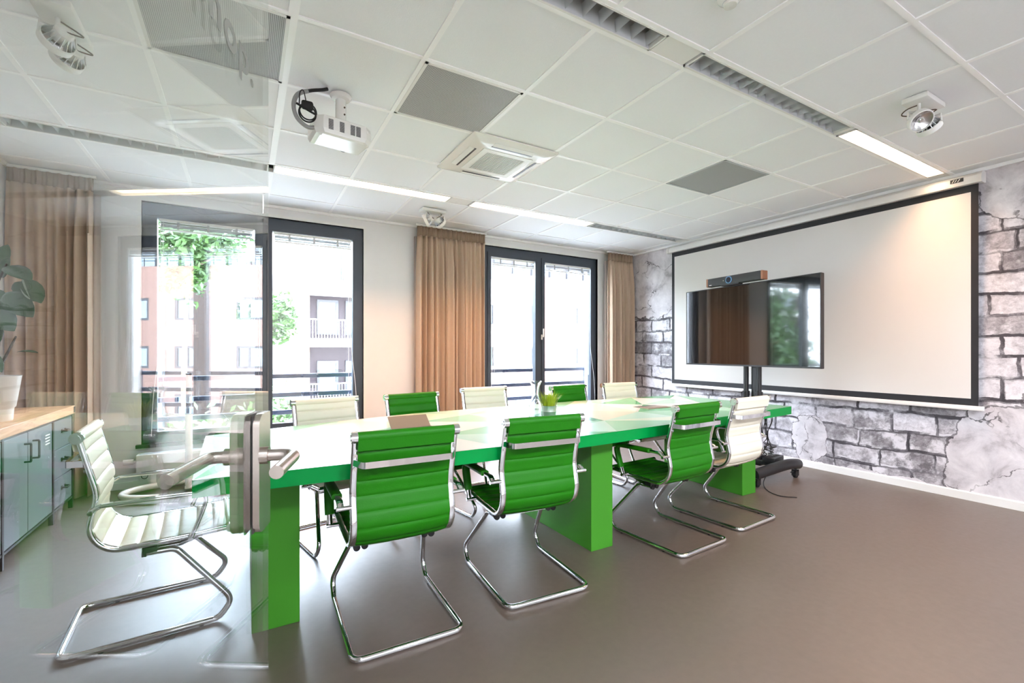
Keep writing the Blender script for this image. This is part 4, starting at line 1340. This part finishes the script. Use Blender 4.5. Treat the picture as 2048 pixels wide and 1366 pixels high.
# ------------------------------------------------------------------ curtains
def curtain(x0, x1, label, y=YW - 0.13, folds=None, lining=None, seed=1):
    rr = random.Random(seed)
    w = x1 - x0
    folds = folds or int(w / 0.058)
    t = thing('curtain', label, 'curtain', ((x0 + x1) / 2, y, 0), 0, 'taupe curtains beside the windows')
    n = folds * 9
    amp = [rr.uniform(0.35, 1.45) for _ in range(folds + 2)]
    ph = [rr.uniform(-0.30, 0.30) for _ in range(folds + 2)]
    zs = [0.02, 0.5, 1.1, 1.7, 2.2, 2.48, 2.56]
    vs, fs = [], []
    for zi, z in enumerate(zs):
        k = min(1.0, (2.62 - z) / 0.5)
        for i in range(n + 1):
            u = i / n * folds
            j = int(u)
            a = amp[j] * (1 - (u - j)) + amp[j + 1] * (u - j)
            p = ph[j] * (1 - (u - j)) + ph[j + 1] * (u - j)
            yy = 0.044 * a * (0.35 + 0.65 * k) * math.sin(2 * PI * (u + p * k)) + 0.012 * k * math.sin(2 * PI * u / 3.1 + seed)
            xx = -w / 2 + w * i / n + 0.010 * k * math.sin(2 * PI * u * 0.5 + seed)
            vs.append((xx, yy, z))
    for zi in range(len(zs) - 1):
        for i in range(n):
            fs.append((zi * (n + 1) + i, zi * (n + 1) + i + 1, (zi + 1) * (n + 1) + i + 1, (zi + 1) * (n + 1) + i))
    c = MB().add(vs, fs).build('curtain_fabric', MAT['curtain'], t, angle=80)
    so = c.modifiers.new('thickness', 'SOLIDIFY')
    so.thickness = 0.002
    vs, fs = [], []
    for z, k in ((2.555, 0.9), (2.60, 0.55), (2.668, 0.9)):
        for i in range(n + 1):
            u = i / n * folds
            vs.append((-w / 2 + w * i / n, 0.013 * k * math.sin(2 * PI * u) + 0.007 * math.sin(4 * PI * u + 1), z))
    for zi in range(2):
        for i in range(n):
            fs.append((zi * (n + 1) + i, zi * (n + 1) + i + 1, (zi + 1) * (n + 1) + i + 1, (zi + 1) * (n + 1) + i))
    h = MB().add(vs, fs).build('pleat_tape', MAT['curtain_head'], t, angle=80)
    so = h.modifiers.new('thickness', 'SOLIDIFY')
    so.thickness = 0.003
    MB().box(-w / 2 - 0.02, w / 2 + 0.02, -0.010, 0.010, 2.668, 2.690).build('curtain_rail', MAT['white'], t, smooth=False)
    if lining is not None:
        a, b = lining
        vs, fs = [], []
        for z in (0.03, 1.3, 2.55):
            for i in range(13):
                vs.append((a + (b - a) * i / 12, 0.045 + 0.010 * math.sin(i * 1.3), z))
        for zi in range(2):
            for i in range(12):
                fs.append((zi * 13 + i, zi * 13 + i + 1, zi * 13 + 14 + i, zi * 13 + 13 + i))
        ln = MB().add(vs, fs).build('lining', MAT['lining'], t, angle=80)
        so = ln.modifiers.new('thickness', 'SOLIDIFY')
        so.thickness = 0.0015
    return t
curtain(-1.615, -1.10, 'taupe pleated curtain in the left corner behind the glass door', y=YW - 0.16, lining=(0.18, 0.30), seed=4)
curtain(1.715, 2.585, 'taupe pleated curtain between the two windows, warmly lit', lining=(-0.46, -0.40), seed=11)
curtain(4.60, 5.085, 'taupe pleated curtain in the far right corner by the brick print wall', lining=(-0.27, -0.18), seed=8)

# ------------------------------------------------------------------ sideboard with planter
XF = -1.170
sb = thing('sideboard', 'low grey-blue metal sideboard with an oak top along the left wall', 'cabinet', (XF, 0, 0))
Y0, Y1 = 2.75, 4.86
D = XL + 0.01 - XF
MB().rbox(D, 0.012, Y0 - 0.01, Y1 + 0.012, 0.735, 0.796, 0.003, 1).build('oak_top', MAT['wood'], sb, smooth=False)
MB().box(D + 0.005, -0.016, Y0, Y1, 0.085, 0.735).build('carcass', MAT['cabinet'], sb, smooth=False)
fr = MB()
for y in (Y0, 3.64 - 0.006, 4.42, Y1 - 0.022):
    fr.box(-0.022, 0.004, y, y + 0.022, 0.0, 0.735)
fr.box(-0.022, 0.002, Y0, Y1, 0.722, 0.735).box(-0.022, 0.002, Y0, Y1, 0.078, 0.092)
fr.box(D + 0.005, D + 0.03, Y0, Y0 + 0.022, 0, 0.085).box(D + 0.005, D + 0.03, Y1 - 0.022, Y1, 0, 0.085)
fr.build('steel_frame', MAT['black_metal'], sb, smooth=False)
def pull(parent, y, z, vert=False):
    m = MB()
    if vert:
        m.tube(fillet([(0.004, y, z - 0.055), (0.034, y, z - 0.055), (0.034, y, z + 0.055), (0.004, y, z + 0.055)], 0.004, 3), 0.006, 8)
    else:
        m.tube(fillet([(0.004, y - 0.032, z + 0.004), (0.030, y - 0.032, z), (0.030, y + 0.032, z), (0.004, y + 0.032, z + 0.004)], 0.004, 3), 0.006, 8)
        m.box(0.002, 0.005, y - 0.042, y - 0.022, z - 0.012, z + 0.014).box(0.002, 0.005, y + 0.022, y + 0.042, z - 0.012, z + 0.014)
    m.build('pull_handle', MAT['black_metal'], parent)
for i, (a, b, hy) in enumerate(((2.775, 3.205, 3.16), (3.211, 3.632, 3.26), (3.662, 3.995, 3.93), (4.0, 4.412, 4.06))):
    d = MB().rbox(-0.018, 0.0, a, b, 0.096, 0.718, 0.003, 1).build('cabinet_door', MAT['cabinet'], sb, smooth=False)
    pull(d, hy, 0.60, True)
    if i in (1, 3):
        for k in range(4):
            MB().box(0.0, 0.003, b - 0.13, b - 0.05, 0.645 - 0.02 * k, 0.653 - 0.02 * k).build('vent_louver', MAT['white'], d, smooth=False)
for k in range(3):
    z1 = 0.718 - k * 0.209
    d = MB().rbox(-0.018, 0.0, 4.446, 4.836, z1 - 0.203, z1, 0.003, 1).build('drawer', MAT['cabinet'], sb, smooth=False)
    pull(d, 4.64, z1 - 0.085)
MB().rbox(-0.004, 0.0135, 4.835, 4.8735, 0.742, 0.790, 0.002, 1).build('corner_bracket', MAT['black_metal'], sb, smooth=False)

PX, PY, PZ = -1.335, 4.02, 0.796
pl = thing('rubber_plant', 'rubber plant with big oval leaves in a cream planter on the oak sideboard', 'plant', (PX, PY, PZ))
MB().lathe([(0.0, 0.0), (0.088, 0.0), (0.090, 0.004), (0.094, 0.070), (0.0945, 0.075), (0.103, 0.085), (0.128, 0.272), (0.130, 0.276), (0.124, 0.276), (0.118, 0.262), (0.0, 0.258)], 32).build('planter', MAT['pot'], pl)
MB().lathe([(0.0, 0.264), (0.114, 0.2635)], 24).build('soil', MAT['soil'], pl)
stems = [[(0.02, 0, 0.26), (0.03, 0.0, 0.55), (0.02, 0.0, 0.80), (0.08, -0.05, 0.96)],
         [(-0.03, -0.02, 0.26), (-0.06, -0.05, 0.5), (-0.10, -0.06, 0.8)],
         [(0.0, 0.03, 0.26), (0.05, 0.06, 0.42), (0.09, 0.05, 0.52)]]
sm_ = MB()
for s in stems:
    sm_.tube(spline([Vector(p) for p in s], 6), 0.009, 8, r_end=0.005)
sm_.build('stem', MAT['stem'], pl)
RV = Vector((math.cos(R(-30.113)), math.sin(R(-30.113)), 0))     # image right at the plant
FVv = Vector((-RV.y, RV.x, 0))
def leaf(base, tip, width, normal, mat='leaf', fold=0.18, droop=0.06):
    b, tp = Vector(base), Vector(tip)
    ax = tp - b
    L = ax.length
    ax.normalize()
    nm = Vector(normal)
    nm = (nm - ax * nm.dot(ax)).normalized()
    sd = ax.cross(nm)
    rows_ = [(0.0, 0.04), (0.08, 0.42), (0.22, 0.80), (0.42, 1.0), (0.62, 0.95), (0.80, 0.70), (0.93, 0.34), (1.0, 0.03)]
    vs, fs = [], []
    for tt, ww in rows_:
        c = b + ax * L * tt - nm * droop * L * (tt - 0.5) ** 2 * 4
        for q in (-1, -0.5, 0, 0.5, 1):
            vs.append(tuple(c + sd * (q * ww * width / 2) + nm * (abs(q) * ww * width / 2 * fold)))
    for i in range(len(rows_) - 1):
        for j in range(4):
            fs.append((i * 5 + j, i * 5 + j + 1, i * 5 + 6 + j, i * 5 + 5 + j))
    o = MB().add(vs, fs).build('leaf', MAT[mat], pl, angle=70)
    so = o.modifiers.new('thickness', 'SOLIDIFY')
    so.thickness = 0.0018
    return o
def lp_(r, z, d=0.0):
    """point right r, up z, deep d of the planter centre"""
    v = RV * r + FVv * d
    return (v.x, v.y, z)
T = Vector((0, 0, 0))
toward = -FVv
def N(a, b, c):
    return toward * a + RV * b + Vector((0, 0, c))
leaf(lp_(0.03, 0.88, 0.02), lp_(0.10, 1.00, 0.0), 0.10, N(0.9, 0.1, 0.4))
leaf(lp_(0.10, 0.95, -0.02), lp_(0.29, 0.86, -0.05), 0.105, N(0.6, 0.2, 0.8))
leaf(lp_(0.245, 0.87, -0.04), lp_(0.362, 0.72, -0.06), 0.095, N(0.6, 0.7, 0.3))
leaf(lp_(0.24, 0.86, -0.06), lp_(0.315, 0.735, -0.09), 0.045, N(0.9, -0.3, 0.1), 'leaf_back')
leaf(lp_(0.09, 0.86, 0.04), lp_(0.25, 0.74, 0.03), 0.10, N(0.8, 0.3, 0.5))
leaf(lp_(0.10, 0.79, -0.02), lp_(0.285, 0.64, -0.04), 0.13, N(0.8, 0.2, 0.5))
leaf(lp_(0.02, 0.72, -0.05), lp_(0.225, 0.555, -0.09), 0.145, N(0.75, 0.1, 0.65))
leaf(lp_(-0.02, 0.80, 0.0), lp_(0.11, 0.70, -0.02), 0.10, N(0.8, 0.0, 0.5))
leaf(lp_(0.055, 0.64, -0.06), lp_(0.075, 0.40, -0.11), 0.185, N(0.95, 0.2, 0.2))
leaf(lp_(0.05, 0.44, -0.09), lp_(0.215, 0.315, -0.14), 0.075, N(0.5, 0.2, 0.8))
leaf(lp_(0.08, 0.42, -0.10), lp_(0.155, 0.262, -0.14), 0.075, N(0.9, 0.3, 0.2))
leaf(lp_(0.03, 0.38, -0.11), lp_(0.055, 0.24, -0.14), 0.075, N(0.95, 0.0, 0.2))
leaf(lp_(0.12, 0.43, 0.03), lp_(0.25, 0.425, 0.03), 0.035, N(0.3, 0.1, 0.95))
leaf(lp_(-0.02, 0.92, 0.05), lp_(0.0, 1.10, 0.08), 0.11, N(0.9, 0.1, 0.2))
leaf(lp_(-0.12, 0.80), lp_(-0.34, 0.92, -0.04), 0.15, N(0.6, -0.2, 0.7))
leaf(lp_(-0.10, 0.66), lp_(-0.33, 0.52, -0.05), 0.16, N(0.6, -0.2, 0.7))
leaf(lp_(-0.08, 0.52), lp_(-0.26, 0.34, -0.08), 0.14, N(0.7, -0.3, 0.4))

# ------------------------------------------------------------------ below the left window
rd = thing('radiator', 'low white radiator cover under the window behind the glass door', 'radiator', (-0.30, YW - 0.11, 0))
MB().rbox(-0.52, 0.95, -0.05, 0.085, 0.16, 0.315, 0.008, 2).build('cover', MAT['white'], rd)
MB().box(-0.50, 0.93, -0.03, 0.06, 0.315, 0.318).build('top_grille', MAT['alu_paint'], rd, smooth=False)
for x in (-0.40, 0.80):
    MB().box(x - 0.02, x + 0.02, -0.02, 0.06, 0.0, 0.16).build('bracket', MAT['white'], rd, smooth=False)
kn = MB().cyl((-0.52, 0.02, 0.25), (-0.545, 0.02, 0.25), 0.012, 12)
kn.cyl((-0.545, 0.02, 0.25), (-0.615, 0.02, 0.25), 0.024, 16)
kn.build('thermostat_knob', MAT['white_gloss'], rd)
so_ = thing('wall_socket', 'white double wall socket under the radiator cover', 'socket', (-0.745, YW - 0.012, 0.10))
MB().rbox(-0.075, 0.075, -0.008, 0.0, -0.04, 0.04, 0.003, 1).build('socket_plate', MAT['white'], so_, smooth=False)
for x in (-0.034, 0.034):
    k = MB()
    k.xf = Matrix.Translation((x, -0.008, 0)) @ Matrix.Rotation(PI / 2, 4, 'X')
    k.lathe([(0.020, 0.0), (0.026, 0.0), (0.026, 0.002), (0.020, 0.002), (0.020, 0.0)], 20)
    k.build('socket_ring', MAT['black'], so_)
wp = thing('floor_stand', 'white tubular stand with an oval floor ring behind the cream head chair', 'stand', (-0.42, 4.86, 0))
rp = []
for i in range(41):
    a = R(-62) + 2 * PI * 0.86 * i / 40
    rp.append((-0.02 + 0.43 * math.cos(a), 0.0 + 0.24 * math.sin(a), 0.045))
MB().tube(rp, 0.026, 12).build('ring_base', MAT['white_gloss'], wp)
MB().rbox(-0.03, 0.03, -0.02, 0.24, 0.03, 0.06, 0.006, 1).build('foot_plate', MAT['white_gloss'], wp)
MB().cyl((0, 0, 0.04), (0, 0, 0.70), 0.027, 16).build('lower_pole', MAT['white_gloss'], wp)
MB().cyl((0, 0, 0.68), (0, 0, 0.73), 0.031, 16).build('clamp_collar', MAT['black'], wp)
MB().cyl((0, 0, 0.70), (0, 0, 1.02), 0.021, 16).build('upper_pole', MAT['alu_paint'], wp)
MB().lathe([(0.0, 1.03), (0.023, 1.03), (0.023, 1.02), (0.0, 1.02)], 16).build('pole_cap', MAT['black'], wp)

# ------------------------------------------------------------------ outside
GZ = -7.0
structure(MB().box(-70, 90, YW + 1.2, 90, GZ - 0.4, GZ).build('ground', MAT['street'], smooth=False), 'pale paved court below')

def far_window(parent, x, y, z0, w, h, leaves=2):
    f = MB()
    k = 0.14
    f.box(x, x + w, y - 0.10, y + 0.10, z0, z0 + k).box(x, x + w, y - 0.10, y + 0.10, z0 + h - k, z0 + h)
    f.box(x, x + k, y - 0.10, y + 0.10, z0 + k, z0 + h - k).box(x + w - k, x + w, y - 0.10, y + 0.10, z0 + k, z0 + h - k)
    if leaves == 2:
        f.box(x + w * 0.66 - k / 2, x + w * 0.66 + k / 2, y - 0.08, y + 0.08, z0 + k, z0 + h - k)
    fo = f.build('window', MAT['far_frame'], parent, smooth=False)
    MB().box(x + k, x + w - k, y - 0.03, y - 0.01, z0 + k, z0 + h - k).build('pane', MAT['far_pane'], fo, smooth=False)
    return fo

BY = 27.0
# orange block seen through the window with the handle
ba = thing('apartment_building', 'orange rendered apartment block with rows of square windows seen through the window with the handle', 'building', (0, BY, 0))
def holed_front(parent, name, mat, x0, x1, z0, z1, holes, th=0.3):
    """front wall built of boxes around window holes; holes in columns (x, w) and rows (z, h)"""
    cols, rws = holes
    m = MB()
    xs = [x0]
    for x, w in cols:
        xs += [x, x + w]
    xs.append(x1)
    for i in range(0, len(xs), 2):
        m.box(xs[i], xs[i + 1], 0, th, z0, z1)
    for x, w in cols:
        zz = [z0]
        for z, h in sorted(rws):
            zz += [z, z + h]
        zz.append(z1)
        for i in range(0, len(zz), 2):
            m.box(x, x + w, 0, th, zz[i], zz[i + 1])
    return m.build(name, mat, parent, smooth=False)
colsA = [(15.9 + 3.95 * k, 2.25) for k in range(8)]
rowsA = [(3.12, 1.37), (0.16, 1.37), (-2.80, 1.37), (-5.76, 1.37)]
holed_front(ba, 'front_wall', MAT['facade_orange'], 15.1, 48.0, GZ, 6.45, (colsA, rowsA))
MB().box(15.1, 48.0, 0.3, 12, GZ, 6.3).build('building_core', MAT['facade_white'], ba, smooth=False)
for x, w in colsA:
    for z, h in rowsA:
        far_window(ba, x, 0.12, z, w, h)
for k, y in enumerate((1.6, 4.6, 7.6)):
    for z, h in rowsA[:3]:
        f = MB().box(15.02, 15.12, y, y + 1.6, z, z + h).build('window', MAT['far_frame'], ba, smooth=False)
        MB().box(15.0, 15.03, y + 0.1, y + 1.5, z + 0.1, z + h - 0.1).build('pane', MAT['far_pane'], f, smooth=False)
MB().box(15.6, 48, 0.6, 11, 6.3, 8.3).build('top_storey', MAT['facade_grey'], ba, smooth=False)
for k in range(20):
    f = MB().box(16.0 + 1.55 * k, 17.3 + 1.55 * k, 0.52, 0.62, 6.5, 7.75).build('window', MAT['far_frame'], ba, smooth=False)
    MB().box(16.08 + 1.55 * k, 17.22 + 1.55 * k, 0.49, 0.53, 6.55, 7.70).build('pane', MAT['far_pane'], f, smooth=False)
MB().box(14.4, 48.4, -0.9, 11.5, 8.3, 8.6).build('roof_overhang', MAT['roof'], ba, smooth=False)
rl = MB()
rl.box(15.1, 48, 0.02, 0.06, 6.95, 7.0)
for k in range(22):
    rl.box(15.1 + 1.5 * k, 15.14 + 1.5 * k, 0.02, 0.06, 6.45, 7.0)
rl.build('roof_railing', MAT['far_frame'], ba, smooth=False)

# white block with balconies seen right of the door edge
bb_ = thing('apartment_building', 'white apartment block with stacked balconies seen past the glass door edge', 'building', (0, BY, 0))
MB().box(1.66, 12.5, 1.6, 12, GZ, 9.6).build('front_wall', MAT['facade_white'], bb_, smooth=False)
for z in (-5.3, -2.05, 1.45, 4.38):
    MB().box(2.2, 12.5, -0.25, 1.6, z, z + (0.46 if z < 4 else 0.74)).build('balcony_slab', MAT['facade_white'], bb_, smooth=False)
for z0, z1 in ((-4.84, -2.05), (-1.59, 1.45), (1.91, 4.38)):
    MB().box(1.75, 3.15, 1.1, 1.62, z0, z1).build('brick_pier', MAT['facade_brick'], bb_, smooth=False)
    MB().box(3.15, 10.5, 1.35, 1.60, z0, z1).build('recess_panel', MAT['facade_dark'], bb_, smooth=False)
    for x in (3.55, 5.1, 6.9):
        far_window(bb_, x, 1.30, z0 + 0.25, 1.15, 2.0, 1)
for z0 in (5.12,):
    for x in (4.1, 5.35, 7.6):
        far_window(bb_, x, 1.56, z0 + 0.1, 0.95, 2.2, 1)
for z0 in (-4.84, -1.59, 1.91, 5.12):
    MB().box(2.33, 3.0, -0.22, -0.12, z0, z0 + 1.05).build('balcony_screen', MAT['facade_grey'], bb_, smooth=False)
    r_ = MB()
    r_.box(3.0, 12.4, -0.20, -0.16, z0 + 1.0, z0 + 1.06)
    for k in range(63):
        r_.box(3.0 + 0.15 * k, 3.025 + 0.15 * k, -0.19, -0.17, z0, z0 + 1.0)
    r_.build('balcony_railing', MAT['facade_white'], bb_, smooth=False)
wl_ = MB()
wl_.xf = Matrix.Translation((2.75, 1.09, 0.9)) @ Matrix.Rotation(PI / 2, 4, 'X')
wl_.lathe([(0.0, 0.12), (0.20, 0.12), (0.24, 0.06), (0.26, 0.0)], 20)
wl_.build('round_wall_lamp', MAT['facade_white'], bb_)
sf = thing('balcony_sofa', 'grey lounge sofa on the upper balcony of the white block', 'sofa', (3.75, BY + 0.5, 5.12))
MB().rbox(-0.55, 0.75, -0.35, 0.35, 0.0, 0.42, 0.04, 2).build('seat', MAT['facade_grey'], sf)
MB().rbox(-0.55, 0.75, 0.35, 0.55, 0.0, 0.75, 0.04, 2).build('backrest', MAT['facade_grey'], sf)
MB().rbox(-0.72, -0.55, -0.35, 0.55, 0.0, 0.62, 0.04, 2).build('armrest', MAT['facade_grey'], sf)

# grey-brown block further left (mirrored in the television)
bc = thing('apartment_building', 'grey-brown brick block with white balcony bands behind the trees', 'building', (0, 34, 0))
MB().box(-38, 0.9, 0, 10, GZ, 7.0).build('front_wall', MAT['facade_far'], bc, smooth=False)
for z in (-4.2, -1.2, 1.8, 4.8):
    MB().box(-38, -9.0, -1.4, 0, z, z + 0.5).build('balcony_slab', MAT['facade_white'], bc, smooth=False)
for k in range(9):
    for z in (-3.4, -0.4, 2.6, 5.6):
        far_window(bc, -36.5 + 3.8 * k, -0.02, z, 2.0, 1.7)

def tree(label, loc, h, r, crown_z, n, seed, leaf_s=0.16):
    rr = random.Random(seed)
    t = thing('tree', label, 'tree', loc, 0, 'trees outside the windows')
    tk = MB()
    tk.tube(spline([Vector((0, 0, 0)), Vector((0.1, 0.05, h * 0.35)), Vector((-0.05, 0.1, h * 0.62)), Vector((0.05, 0.0, h * 0.88))], 6), 0.16, 10, r_end=0.04)
    for k in range(7):
        a = rr.uniform(0, 2 * PI)
        z = crown_z - r * 0.5 + k * r * 0.16
        tk.tube(spline([Vector((0, 0, z)), Vector((math.cos(a) * r * 0.4, math.sin(a) * r * 0.4, z + r * 0.3)), Vector((math.cos(a) * r * 0.8, math.sin(a) * r * 0.8, z + r * 0.45))], 5), 0.05, 6, r_end=0.012)
    tk.build('trunk', MAT['bark'], t)
    m = MB()
    blobs = []
    for k in range(18):
        d = Vector((rr.gauss(0, 1), rr.gauss(0, 1), rr.gauss(0, 1))).normalized()
        q = rr.uniform(0.45, 0.95)
        blobs.append(Vector((d.x * r * q, d.y * r * q, crown_z + d.z * r * 0.9 * q)))
    for i in range(n):
        b = rr.choice(blobs)
        d = Vector((rr.gauss(0, 1), rr.gauss(0, 1), rr.gauss(0, 1)))
        p = b + d * r * 0.20
        u = Vector((rr.gauss(0, 1), rr.gauss(0, 1), rr.gauss(0, 0.6))).normalized()
        w = u.orthogonal().normalized()
        s = leaf_s * rr.uniform(0.6, 1.3)
        m.add([tuple(p - u * s), tuple(p + w * s * 0.45), tuple(p + u * s), tuple(p - w * s * 0.45)], [(0, 1, 2, 3)])
    f = m.build('foliage', MAT['tree_leaf'], t, smooth=False)
    f['kind'] = 'stuff'
    return t
tree('tall leafy tree at the top of the left window pane behind the glass door', (-1.5, 16.5, GZ), 11.6, 1.55, 11.3, 3600, 31, 0.13)
tree('lower leafy tree showing between the railing bars of the left window', (-0.3, 11.5, GZ), 6.6, 1.5, 5.6, 3200, 37, 0.11)
tree('pale green tree at the left edge of the white block', (0.95, 22.0, GZ), 11.0, 1.15, 9.7, 1800, 32, 0.16)
tree('broad green tree far to the left of the windows', (-8.5, 18.5, GZ), 12.5, 3.0, 9.3, 5200, 33, 0.2)
tree('green street tree second to the left of the windows', (-15.5, 20.0, GZ), 12.0, 3.2, 9.0, 4200, 34, 0.22)
tree('small round tree in the court below the railings', (1.0, 17.0, GZ), 7.2, 1.0, 6.2, 1500, 35, 0.12)
tree('green tree left of the court, before the grey-brown block', (-5.2, 11.5, GZ), 9.5, 2.1, 7.3, 3600, 36, 0.18)
